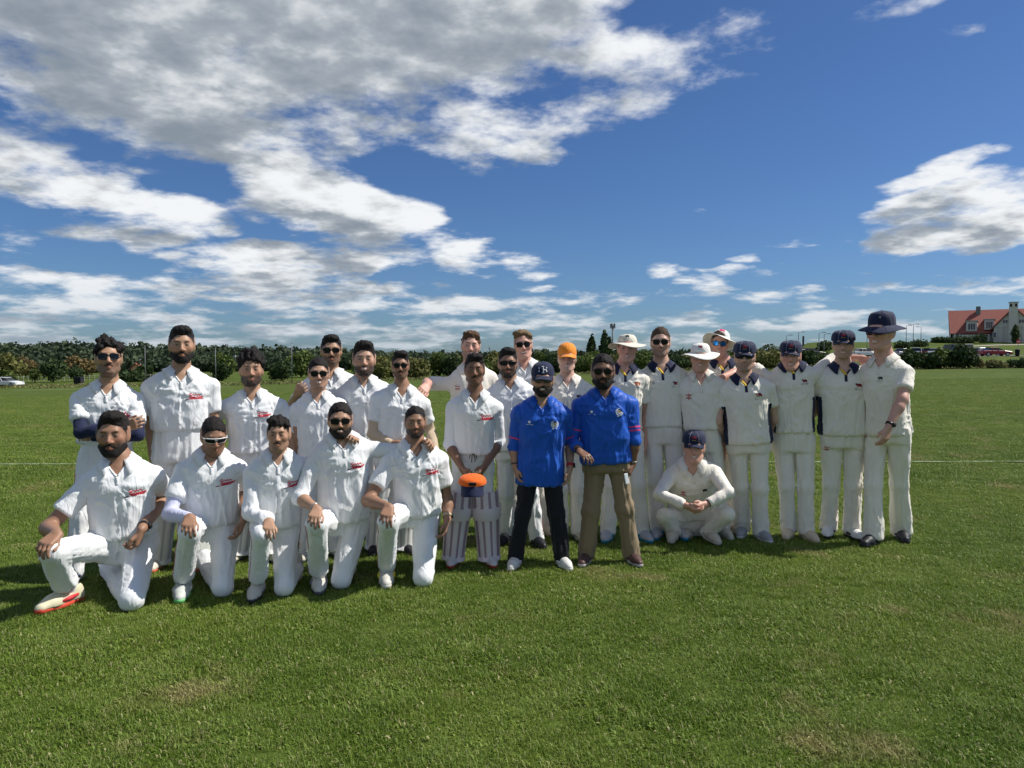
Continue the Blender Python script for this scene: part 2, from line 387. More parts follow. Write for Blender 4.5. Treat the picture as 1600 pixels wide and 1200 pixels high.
def build_terrain():
    ys = np.concatenate((np.linspace(-80, 0, 9)[:-1], np.linspace(0, 20, 21)[:-1], np.linspace(20, 130, 56)[:-1], np.linspace(130, 300, 40)[:-1], np.geomspace(300, 6000, 24)))
    xs = np.concatenate((-np.geomspace(300, 5000, 16)[::-1], np.linspace(-300, 300, 151)[1:-1], np.geomspace(300, 5000, 16)))
    X, Y = np.meshgrid(xs, ys); Z = terrain_z(X, Y)
    V = np.stack((X, Y, Z), -1).reshape(-1, 3); w = len(xs)
    i, j = np.meshgrid(np.arange(len(ys) - 1), np.arange(w - 1), indexing='ij'); a = (i * w + j).ravel()
    me = mesh_np('ground', V, np.stack((a, a + 1, a + w + 1, a + w), 1), [ground_material()])
    tag(obj('ground', me), kind='structure')
build_terrain()

def build_lines():
    m = nmat('line_paint', (0.30, 0.36, 0.24), .9, var=.35, vscale=9)
    def strip(pts, w):
        V = []
        for x, y in pts: V += [(x, y - w / 2, tz(x, y) + .02), (x, y + w / 2, tz(x, y) + .02)]
        me = mesh_np('boundary_line', np.array(V), [(2 * i, 2 * i + 2, 2 * i + 3, 2 * i + 1) for i in range(len(pts) - 1)], [m], smooth=False)
        tag(obj('boundary_line', me), kind='structure')
    y0 = gnd(60, 727)[1]; y1 = gnd(1550, 722.5)[1]
    strip([(x, np.interp(x, [-8, 8], [y0, y1])) for x in np.linspace(-14, 16, 40)], .06)
    strip([((u - 800) / F_PX * 96, 96 + .0 * u) for u in np.linspace(20, 120, 12)], .45)
    strip([((u - 800) / F_PX * 93, 93) for u in np.linspace(130, 360, 20)], .40)
build_lines()

# ------------------------------------------------------------------ grass (instanced tufts)
def build_grass():
    rng = np.random.default_rng(11)
    def blade_mat():
        m = bpy.data.materials.new('grass_blade'); m.use_nodes = True; nt = m.node_tree; N = nt.nodes; L = nt.links; b = N['Principled BSDF']
        g = N.new('ShaderNodeNewGeometry'); at_ = N.new('ShaderNodeAttribute'); at_.attribute_name = 'tone'
        oi = N.new('ShaderNodeObjectInfo'); sp = N.new('ShaderNodeSeparateColor'); L.new(at_.outputs['Color'], sp.inputs[0])
        ad = N.new('ShaderNodeMath'); ad.operation = 'ADD'; L.new(sp.outputs[0], ad.inputs[0]); L.new(oi.outputs['Random'], ad.inputs[1])
        fr = N.new('ShaderNodeMath'); fr.operation = 'FRACT'; L.new(ad.outputs[0], fr.inputs[0])
        c = grass_colour_nodes(nt, g.outputs['Position'], fr.outputs[0], True)
        L.new(c, b.inputs['Base Color']); b.inputs['Roughness'].default_value = .55; b.inputs['Specular IOR Level'].default_value = .25
        tr = N.new('ShaderNodeBsdfTranslucent'); L.new(c, tr.inputs[0]); mx = N.new('ShaderNodeMixShader'); mx.inputs[0].default_value = .28
        L.new(b.outputs[0], mx.inputs[1]); L.new(tr.outputs[0], mx.inputs[2]); L.new(mx.outputs[0], N['Material Output'].inputs[0])
        return m
    bm = blade_mat()
    pc = bpy.data.collections.new('grass_tufts')
    def tuft(n, rad, hmin, hmax, wid, lean):
        V = []; Fs = []; C = []
        for _ in range(n):
            r = rad * math.sqrt(rng.random()); t = rng.random() * 6.283; x, y = r * math.cos(t), r * math.sin(t)
            h = rng.uniform(hmin, hmax); d = rng.random() * 6.283; le = lean * h * rng.uniform(.2, 1.3); w = wid * rng.uniform(.7, 1.3)
            sx, sy = -math.sin(d) * w, math.cos(d) * w; dx, dy = math.cos(d), math.sin(d)
            o = len(V)
            V += [(x - sx, y - sy, -.004), (x + sx, y + sy, -.004), (x + dx * le * .35 + sx * .8, y + dy * le * .35 + sy * .8, h * .6), (x + dx * le * .35 - sx * .8, y + dy * le * .35 - sy * .8, h * .6), (x + dx * le, y + dy * le, h * (1 - .25 * le / h))]
            Fs += [(o, o + 1, o + 2, o + 3), (o + 3, o + 2, o + 4)]; q = rng.random(); C += [(q, q, q)] * 5
        me = mesh_np('tuft', np.array(V), Fs, [bm], smooth=True, cols=np.array(C))
        o = bpy.data.objects.new('tuft', me); pc.objects.link(o)
    for k in range(3): tuft(46, .075, .014, .038, .0016, .9)
    tuft(40, .07, .02, .055, .0017, 1.0); tuft(60, .10, .008, .024, .0022, 1.2); tuft(26, .11, .010, .026, .0062, 1.5)
    def gn(name, dens, smin_, smax_):
        ng = bpy.data.node_groups.new(name, 'GeometryNodeTree'); N = ng.nodes; L = ng.links
        ng.interface.new_socket('Geometry', in_out='INPUT', socket_type='NodeSocketGeometry'); ng.interface.new_socket('Geometry', in_out='OUTPUT', socket_type='NodeSocketGeometry')
        gi = N.new('NodeGroupInput'); go = N.new('NodeGroupOutput')
        dp = N.new('GeometryNodeDistributePointsOnFaces'); dp.inputs['Density'].default_value = dens; L.new(gi.outputs[0], dp.inputs['Mesh'])
        ci = N.new('GeometryNodeCollectionInfo'); ci.inputs['Collection'].default_value = pc; ci.inputs['Separate Children'].default_value = True; ci.inputs['Reset Children'].default_value = True
        ip = N.new('GeometryNodeInstanceOnPoints'); ip.inputs['Pick Instance'].default_value = True
        L.new(dp.outputs['Points'], ip.inputs['Points']); L.new(ci.outputs[0], ip.inputs['Instance'])
        rv = N.new('FunctionNodeRandomValue'); rv.data_type = 'FLOAT_VECTOR'; rv.inputs[0].default_value = (-.12, -.12, 0); rv.inputs[1].default_value = (.12, .12, 6.283); L.new(rv.outputs[0], ip.inputs['Rotation'])
        ps = N.new('GeometryNodeInputPosition'); nz = N.new('ShaderNodeTexNoise'); nz.inputs['Scale'].default_value = 1.7; nz.inputs['Detail'].default_value = 3; L.new(ps.outputs[0], nz.inputs['Vector'])
        mr = N.new('ShaderNodeMapRange'); mr.inputs[1].default_value = .3; mr.inputs[2].default_value = .7; mr.inputs[3].default_value = smin_; mr.inputs[4].default_value = smax_; L.new(nz.outputs[0], mr.inputs[0])
        L.new(mr.outputs[0], ip.inputs['Scale']); L.new(ip.outputs[0], go.inputs[0])
        return ng
    bands = [(1.6, 5.0, 700, .50, 1.0), (5.0, 9.0, 460, .52, 1.0), (9.0, 17.0, 230, .75, 1.3), (17.0, 32.0, 60, .8, 1.4), (32.0, 55.0, 22, .8, 1.3)]
    for i, (ya, yb, dens, s0, s1) in enumerate(bands):
        yy = np.linspace(ya, yb, 12); xx = np.linspace(-1, 1, 24)
        V = np.array([(t * (y * .80 + .8), y, tz(t * (y * .8 + .8), y)) for y in yy for t in xx]); w = 24
        Fs = np.array([(r * w + c, r * w + c + 1, (r + 1) * w + c + 1, (r + 1) * w + c) for r in range(11) for c in range(23)])
        o = obj('grass', mesh_np('grass', V, Fs, [bm])); tag(o, 'short green meadow grass with dry patches', 'grass', kind='stuff')
        md = o.modifiers.new('tufts', 'NODES'); md.node_group = gn('grass_scatter', dens, s0, s1)
build_grass()

# ------------------------------------------------------------------ trees and hedges
LEAF = {}
def leaf_mat(name, c1, c2, c3):
    if name in LEAF: return LEAF[name]
    m = bpy.data.materials.new(name); m.use_nodes = True; nt = m.node_tree; N = nt.nodes; L = nt.links; b = N['Principled BSDF']
    at_ = N.new('ShaderNodeAttribute'); at_.attribute_name = 'tone'; sp = N.new('ShaderNodeSeparateColor'); L.new(at_.outputs['Color'], sp.inputs[0])
    rp = N.new('ShaderNodeValToRGB'); L.new(sp.outputs[0], rp.inputs[0]); e = rp.color_ramp.elements
    e[0].color = (*c1, 1); e[1].color = (*c3, 1); q = e.new(.5); q.color = (*c2, 1)
    L.new(rp.outputs[0], b.inputs['Base Color']); b.inputs['Roughness'].default_value = .7; b.inputs['Specular IOR Level'].default_value = .15
    tr = N.new('ShaderNodeBsdfTranslucent'); L.new(rp.outputs[0], tr.inputs[0]); mx = N.new('ShaderNodeMixShader'); mx.inputs[0].default_value = .22
    L.new(b.outputs[0], mx.inputs[1]); L.new(tr.outputs[0], mx.inputs[2]); L.new(mx.outputs[0], N['Material Output'].inputs[0])
    LEAF[name] = m; return m
LM = {
 'dark': leaf_mat('leaf_dark', (.028, .048, .020), (.046, .074, .027), (.075, .105, .036)),
 'mid': leaf_mat('leaf_mid', (.055, .085, .022), (.095, .135, .034), (.15, .19, .05)),
 'olive': leaf_mat('leaf_olive', (.09, .10, .032), (.16, .165, .052), (.25, .24, .085)),
 'rust': leaf_mat('leaf_rust', (.09, .075, .03), (.16, .12, .05), (.24, .17, .07)),
 'wood': leaf_mat('leaf_wood_hazy', (.040, .060, .036), (.060, .085, .046), (.090, .115, .058)),  # far wood: distance haze mixed into the leaf colour
 'straw': leaf_mat('leaf_straw', (.11, .13, .045), (.19, .19, .075), (.30, .26, .12)),
}
BARK = nmat('bark', (.10, .075, .055), .95, bump=.5, bscale=12)
def leaf_cloud(n, blobs, size, rng, fill=.35):
    """n leaf-clump quads spread over and through the union of ellipsoid blobs -> V, F, tone"""
    blobs = np.array(blobs, float); vol = blobs[:, 3] * blobs[:, 4] * blobs[:, 5]; pick = rng.choice(len(blobs), n, p=vol ** .7 / (vol ** .7).sum())
    d = rng.normal(size=(n, 3)); d /= np.linalg.norm(d, axis=1, keepdims=True)
    r = 1 - fill * rng.random(n) ** 2 + .10 * rng.normal(size=n)
    C = blobs[pick, :3] + d * blobs[pick, 3:] * r[:, None]
    nrm = d + .8 * rng.normal(size=(n, 3)); nrm /= np.linalg.norm(nrm, axis=1, keepdims=True)
    t = np.cross(nrm, rng.normal(size=(n, 3))); t /= np.linalg.norm(t, axis=1, keepdims=True); b = np.cross(nrm, t)
    s = (size * rng.uniform(.55, 1.4, n))[:, None]; e = rng.uniform(.55, 1.0, n)[:, None]
    V = np.stack((C - t * s - b * s * e * .5, C + t * s * .4 - b * s * e, C + t * s + b * s * e * .45, C - t * s * .5 + b * s * e), 1).reshape(-1, 3)
    Fq = np.arange(4 * n).reshape(n, 4)
    tone = np.repeat(np.clip(rng.normal(.5, .24, n) , 0, 1), 4); return V, Fq, np.stack((tone,) * 3, 1)
def crown_blobs(w, h, z0, rng, k=9, round_=.5):
    B = [(0, 0, z0 + h * .5, w * .36, w * .36, h * .40)]
    for i in range(k):
        a = 6.283 * i / k + rng.uniform(-.4, .4); q = rng.uniform(.15, .95); rr = w * .5 * math.sin(math.pi * (.18 + .72 * q)) * .72
        s = w * rng.uniform(.13, .24); B.append((rr * math.cos(a), rr * math.sin(a), z0 + h * (.10 + .80 * q), s, s, s * rng.uniform(.7, 1.1)))
    return B
TREE_CACHE = {}
def tree(name, label, cat, pos, w, h, mat, trunk=.25, seed=0, n=900, group=None, leaf=None, rot=None, columnar=False):
    rng = np.random.default_rng(seed + 100)
    key = (round(h / w, 1), trunk, seed % 3, n, columnar)
    if key not in TREE_CACHE:
        W, H = 1.0, h / w; tr = trunk * H
        if columnar:
            B = [(rng.uniform(-.06, .06), rng.uniform(-.06, .06), tr + (H - tr) * (i + .5) / 9, .5 * math.sin(math.pi * (.16 + .78 * (i + .5) / 9)) * rng.uniform(.75, 1.05), .45 * math.sin(math.pi * (.16 + .78 * (i + .5) / 9)), (H - tr) / 9 * 1.1) for i in range(9)]
        else: B = crown_blobs(W, H - tr, tr, rng, 17) + [(0, 0, tr + (H - tr) * .25, .40, .40, (H - tr) * .28)]
        V, Fq, T = leaf_cloud(n, B, leaf or .07, rng)
        tb = MB(); pts = [(0, 0, -.05), (rng.uniform(-.02, .02), .01, tr * .6), (rng.uniform(-.03, .03), 0, tr + (H - tr) * .55)]
        tb.tube(pts, [.045, .034, .012], 7)
        for i in range(4):
            a = 1.57 * i + rng.uniform(-.4, .4); z1 = tr * rng.uniform(.6, 1.0) + .02
            tb.tube([(0, 0, z1), (.14 * math.cos(a), .14 * math.sin(a), z1 + .14 * H), (.27 * math.cos(a), .27 * math.sin(a), z1 + .26 * H)], [.02, .014, .006], 5)
        TREE_CACHE[key] = (V, Fq, T, tb)
    V, Fq, T, tb = TREE_CACHE[key]
    root = empty(name, pos, rng.uniform(0, 6.28) if rot is None else rot); tag(root, label, cat, group)
    cm = (key, mat)
    if cm not in TREE_CACHE: TREE_CACHE[cm] = mesh_np('crown', V, Fq, [LM[mat]], smooth=False, cols=T)
    if (key, 't') not in TREE_CACHE: TREE_CACHE[(key, 't')] = tb.mesh('trunk', [BARK], True)
    for nm, me in (('trunk', TREE_CACHE[(key, 't')]), ('crown', TREE_CACHE[cm])):
        o = obj(nm, me, root); o.scale = (w, w, w)
    return root
def woodland():
    rng = np.random.default_rng(5); Vs = []; Fs = []; Ts = []; o = 0
    # the far wood on the left: crowns that read as one mass; skyline height follows the photograph
    sky_u = [-80, 0, 60, 130, 230, 300, 420, 520, 620, 680, 760, 900, 1050, 1190]
    sky_v = [532, 531, 530, 531, 534, 540, 541, 543, 550, 552, 558, 560, 562, 562]
    for row, (Y, drop, step) in enumerate(((262, 0, 12), (244, 7, 15), (226, 15, 22), (210, 24, 24))):
        u = -110.0
        while u < (1190 if row == 0 else 900 if row == 1 else 640):
            u += step * rng.uniform(.7, 1.3)
            top = np.interp(u, sky_u, sky_v) + drop + rng.normal(0, 1.1 if row == 0 else 2.0)
            zt = CAM_Z + (HORIZON - top) / F_PX * Y; g = on(u, Y); w = rng.uniform(6.5, 10); hh = max(zt - g[2], 4)
            B = crown_blobs(w * 1.25, hh * 1.05, -hh * .08, rng, 8) + [(0, 0, hh * .22, w * .62, w * .5, hh * .30)]; V, Fq, T = leaf_cloud(460, B, .62, rng, .3)
            T = np.clip(T + rng.normal(0, .14), 0, 1)
            Vs.append(V + g); Fs.append(Fq + o); Ts.append(T); o += len(V)
    me = mesh_np('woodland', np.concatenate(Vs), np.concatenate(Fs), [LM['wood']], smooth=False, cols=np.concatenate(Ts))
    tag(obj('woodland', me), 'dark green wood along the skyline behind the field', 'woodland', kind='stuff')
woodland()
def bushes():
    # (name, label, category, u, distance, pixel width, pixel height, leaf, trunk, columnar)
    L = [
     ('round_tree', 'round dark green tree standing alone at the far left of the field', 'tree', 82, 128, 34, 45, 'dark', .10),
     ('broad_tree', 'broad yellowish green tree behind the white estate car', 'tree', 8, 150, 46, 42, 'olive', .12),
     ('russet_tree', 'russet brown leaved tree to the right of the broad yellowish tree', 'tree', 40, 158, 26, 36, 'rust', .15),
     ('low_bush', 'bright green low bush beside the white estate car', 'bush', 12, 132, 24, 20, 'mid', .05),
     ('slender_tree', 'slender young tree between white car and round dark tree', 'tree', 54, 130, 16, 26, 'mid', .35),
     ('small_tree', 'small dark tree left of the curly-topped man in crossed arms', 'tree', 119, 132, 20, 26, 'dark', .25),
     ('pale_tree', 'pale reddish tree crowns above the small dark tree', 'tree', 124, 165, 40, 34, 'rust', .12),
     ('hedge_bush', 'long dark bush right of the man with crossed arms', 'bush', 205, 125, 40, 15, 'dark', .03),
     ('hedge_bush', 'dark bush between the man with crossed arms and the tall bearded man', 'bush', 226, 140, 24, 24, 'dark', .05),
     ('green_tree', 'green tree just right of the tall bearded man', 'tree', 350, 140, 34, 40, 'mid', .12),
     ('green_bush', 'mid green bush behind the curly haired man, left side', 'bush', 345, 122, 26, 32, 'dark', .06),
     ('green_bush', 'dense dark bush right of the curly haired man', 'bush', 440, 118, 34, 36, 'dark', .05),
     ('olive_tree', 'olive green tree left of the tall man in back row', 'tree', 470, 135, 44, 38, 'mid', .1),
     ('olive_bush', 'olive bush behind the back row, right of the bearded man', 'bush', 600, 112, 30, 34, 'olive', .05),
     ('olive_bush', 'pale flowering bush above the tan sleeves man', 'bush', 650, 108, 40, 36, 'olive', .05),
     ('olive_bush', 'olive bush left of the man with outstretched arm', 'bush', 686, 112, 36, 40, 'mid', .05),
     ('field_tree', 'pale tree rising between the two men with heads above the group', 'tree', 772, 150, 22, 34, 'olive', .2),
     ('field_tree', 'small pointed tree right of the laughing man', 'tree', 842, 140, 16, 34, 'mid', .15),
     ('hedgerow_bush', 'green hedgerow bush left of the orange cap', 'bush', 855, 110, 40, 32, 'mid', .05),
     ('hedgerow_bush', 'green hedgerow bush between orange cap and the bearded man in blue', 'bush', 912, 108, 36, 30, 'mid', .05),
     ('hedgerow_bush', 'dark hedgerow bush under the two poplars', 'bush', 938, 120, 30, 30, 'dark', .05),
     ('dark_bush', 'dark bush between sunglasses man and the wide white hat', 'bush', 1072, 116, 28, 32, 'dark', .05),
     ('round_bush', 'olive bush just right of the navy cap with dark glasses', 'bush', 1196, 104, 40, 34, 'olive', .05),
     ('round_bush', 'green bush left of the smiling man in navy cap', 'bush', 1218, 108, 34, 30, 'mid', .05),
     ('round_bush', 'dark bush right of the smiling man in navy cap', 'bush', 1262, 106, 28, 22, 'dark', .04),
     ('round_bush', 'low green bush left of the hedge by car park', 'bush', 1290, 108, 24, 14, 'mid', .04),
     ('hedge_bush', 'dark hedge bush right beside the navy bucket hat man', 'bush', 1424, 101, 34, 29, 'dark', .03),
     ('hedge_bush', 'second dark bush of the hedge by the car park', 'bush', 1446, 101, 34, 28, 'dark', .03),
     ('hedge_bush', 'third hedge bush with lighter leaves by the car park', 'bush', 1470, 102, 32, 30, 'mid', .03),
     ('hedge_bush', 'tallest rightmost bush of the hedge by the car park', 'bush', 1502, 101, 40, 34, 'dark', .03),
     ('low_bush', 'low dark bush at the right edge below the road', 'bush', 1592, 100, 32, 15, 'dark', .03),
     ('dry_bush', 'reddish dry shrub between the hedge and red car', 'bush', 1530, 100, 14, 16, 'rust', .05),
     ('dry_bush', 'dry straw coloured scrub below the red car', 'bush', 1556, 100, 26, 11, 'straw', .02),
     ('hill_bush', 'bush at the lower left corner of the red roofed clubhouse', 'bush', 1466, 196, 20, 9, 'dark', .03),
     ('hill_bush', 'long low bush under the clubhouse porch', 'bush', 1488, 194, 22, 10, 'dark', .03),
     ('hill_bush', 'dark bush in front of the clubhouse terrace', 'bush', 1508, 194, 24, 9, 'dark', .03),
     ('hill_bush', 'rounded tall bush before the clubhouse dormer', 'bush', 1531, 193, 18, 16, 'dark', .03),
     ('lot_bush', 'dark bushes on the mound left of the double street lamp', 'bush', 1409, 178, 22, 9, 'dark', .03),
     ('lot_bush', 'dark bush right of the double street lamp', 'bush', 1434, 182, 24, 9, 'dark', .03),
     ('mound_bush', 'dark bush on the mound left of the taller navy cap', 'bush', 1288, 170, 24, 14, 'dark', .04),
    ]
    hr = np.random.default_rng(21); kinds = ('mid', 'olive', 'mid', 'dark', 'olive'); names = {'mid': 'green', 'olive': 'olive', 'dark': 'dark'}
    spots = [(570, 'tall man in dark sunglasses'), (592, 'bearded man without glasses'), (620, 'slim man with tan sleeves'), (704, 'fair man with outstretched arm'), (722, 'fair man with reddish hair'), (752, 'holder of the orange cap'), (784, 'man in sport sunglasses'), (812, 'laughing man'), (872, 'orange cap man'), (898, 'orange cap man'), (926, 'bearded man in blue'), (958, 'cream sun hat'), (1002, 'cream sun hat'), (1058, 'man with letters on his chest'), (1088, 'white sun hat'), (1144, 'white sun hat'), (1180, 'navy cap with dark glasses')]
    for i, (u, who) in enumerate(spots): kd = kinds[i % 5]; L.append(('hedgerow_bush', '%s hedgerow bush %s the %s' % (names[kd], 'just right of' if i in (9, 12) else 'directly behind' if i not in (2, 15) else 'just to the right of', who), 'bush', u, 104 + hr.uniform(0, 10), 34 + hr.uniform(-4, 8), 20 + hr.uniform(0, 24), kd, .04))
    for i, a in enumerate(L):
        nm, lab, cat, u, Y, pw, ph, lm, trk = a
        g = on(u, Y); w = pw / F_PX * Y; h = ph / F_PX * Y
        tree(nm, lab, cat, g, w * 1.12, h * (.92 if 'hedge_' not in nm else .95), lm, min(trk, .12), i, 1800 if pw * ph > 500 else 800, leaf=.045 if w > 3 else .06)
    for u, v, pw, lab in ((924, 524, 15, 'shorter dark poplar left of its taller neighbour'), (945, 518, 17, 'taller dark poplar beside the telecom mast'), (952, 528, 12, 'low poplar half hidden by the wide brimmed hat')):
        Y = 170; g = on(u, Y); h = CAM_Z + (HORIZON - v) / F_PX * Y - g[2]
        tree('poplar_tree', lab, 'tree', g, pw / F_PX * Y, h, 'dark', .06, int(u), 1500, 'poplars on the horizon', .12, columnar=True)
    Y = 190; g = on(1585, Y); tree('conifer_tree', 'dark conifer standing in front of the clubhouse chimney', 'tree', g, 2.1, 5.0, 'dark', .04, 77, 1200, leaf=.08, columnar=True)
bushes()
def verge():
    rng = np.random.default_rng(9); Vs = []; Fs = []; Ts = []; o = 0
    for u in np.concatenate((np.linspace(-40, 1000, 260), np.linspace(1040, 1640, 130))):
        Y = 99 + rng.uniform(-1, 9) + (6 if u < 300 else 0); g = on(u, Y); n = 30
        B = [(0, 0, .10, 1.5, 1.2, rng.uniform(.12, .36))]
        V, Fq, T = leaf_cloud(n, B, .11, rng, .6); Vs.append(V + g); Fs.append(Fq + o); Ts.append(T); o += len(V)
    me = mesh_np('verge', np.concatenate(Vs), np.concatenate(Fs), [LM['straw']], smooth=False, cols=np.concatenate(Ts))
    tag(obj('verge', me), 'long dry grass along the edge of the mown field', 'grass', kind='stuff')
verge()
# ------------------------------------------------------------------ people: shared materials
def cloth(name, c, rough=.75, crease=.5, var=.03):
    m = nmat(name, c, rough, var=var, vscale=7, spec=.2, sheen=.12); nt = m.node_tree; N = nt.nodes; L = nt.links; b = N['Principled BSDF']
    tc = N.new('ShaderNodeTexCoord'); mp = N.new('ShaderNodeMapping'); mp.inputs['Scale'].default_value = (1, 1, .22); L.new(tc.outputs['Object'], mp.inputs[0])
    n1 = N.new('ShaderNodeTexNoise'); n1.inputs['Scale'].default_value = 16; n1.inputs['Detail'].default_value = 3; n1.inputs['Distortion'].default_value = .7; L.new(mp.outputs[0], n1.inputs['Vector'])
    s1 = N.new('ShaderNodeMath'); s1.operation = 'SUBTRACT'; s1.inputs[1].default_value = .5; L.new(n1.outputs['Fac'], s1.inputs[0])
    ab = N.new('ShaderNodeMath'); ab.operation = 'ABSOLUTE'; L.new(s1.outputs[0], ab.inputs[0])
    bp = N.new('ShaderNodeBump'); bp.inputs['Strength'].default_value = crease; bp.inputs['Distance'].default_value = .03; bp.invert = True
    L.new(ab.outputs[0], bp.inputs['Height']); L.new(bp.outputs[0], b.inputs['Normal']); return m
CL = {
 'white': cloth('cool_white_jersey', (.79, .80, .805)), 'white2': cloth('soft_white_jersey', (.76, .78, .78)),
 'cream': cloth('cream_jersey', (.83, .785, .70)), 'cream2': cloth('warm_cream_jersey', (.85, .80, .71)),
 'blue': cloth('royal_blue_jersey', (.010, .095, .50), .45), 'navy': cloth('navy_cloth', (.012, .018, .055)),
 'black': cloth('black_cloth', (.012, .013, .018)), 'khaki': cloth('khaki_twill', (.25, .19, .115)),
 'tan': cloth('tan_sleeve', (.52, .41, .29)), 'lilac': cloth('pale_lilac_sleeve', (.60, .61, .78)), 'yellow': cloth('yellow_placket', (.80, .52, .04)),
 'orange': cloth('orange_twill', (.85, .28, .03)), 'orange2': cloth('bright_orange_twill', (.80, .14, .015)), 'hatwhite': cloth('hat_white', (.80, .79, .74)), 'hatcream': cloth('hat_cream', (.70, .66, .56)),
 'sock': cloth('grey_sock', (.55, .56, .6)), 'padwhite': nmat('pad_white', (.74, .74, .72), .55, var=.06, vscale=9), 'padlilac': nmat('pad_groove', (.30, .215, .26), .6), 'padmauve': nmat('pad_mauve', (.60, .55, .58), .55, var=.05, vscale=9),
 'padgrey': nmat('pad_grey_groove', (.50, .50, .52), .6), 'strap': nmat('pad_strap', (.05, .08, .12), .6),
 'red': nmat('print_red', (.50, .02, .035), .6), 'black_print': nmat('print_black', (.02, .02, .025), .6), 'maroon': nmat('print_maroon', (.22, .015, .03), .6),
 'pwhite': nmat('print_white', (.75, .77, .8), .6), 'pink': nmat('print_pink', (.70, .05, .16), .6), 'rust': nmat('print_rust', (.50, .13, .05), .6), 'teal': nmat('print_teal', (.01, .28, .30), .6), 'gold': nmat('print_gold', (.55, .38, .07), .6),
 'lens': nmat('dark_lens', (.006, .007, .009), .10, spec=.30), 'lensblue': nmat('blue_mirror_lens', (.05, .30, .72), .12, metal=.85), 'frame': nmat('black_frame', (.012, .012, .014), .3), 'framewhite': nmat('white_frame', (.78, .78, .78), .3), 'metal': nmat('steel', (.5, .5, .5), .3, metal=.9),
 'clear': nmat('tinted_lens', (.10, .09, .085), .1, spec=.5),  'watch': nmat('black_rubber', (.015, .016, .018), .45), 'piping': nmat('red_piping', (.55, .12, .10), .7),
}
def skin_mat(): return nmat('skin', (.4, .25, .18), .48, bump=.06, bscale=260, var=.07, vscale=30, spec=.38, attr=True)
def hair_mat(name, c): return nmat('hair_' + name, c, .62, bump=.35, bscale=260, var=.45, vscale=140, spec=.14)
SK = {'deep': (.225, .118, .072), 'brown': (.33, .180, .112), 'tan': (.43, .250, .160), 'olive': (.50, .30, .205), 'fair': (.60, .37, .28), 'pink': (.62, .345, .262)}
HAIR = {'black': hair_mat('black', (.019, .016, .015)), 'brown': hair_mat('brown', (.065, .040, .025)), 'auburn': hair_mat('auburn', (.10, .055, .03)), 'blond': hair_mat('blond', (.17, .115, .06))}
def s3(x): x = np.clip(x, 0, 1); return x * x * (3 - 2 * x)

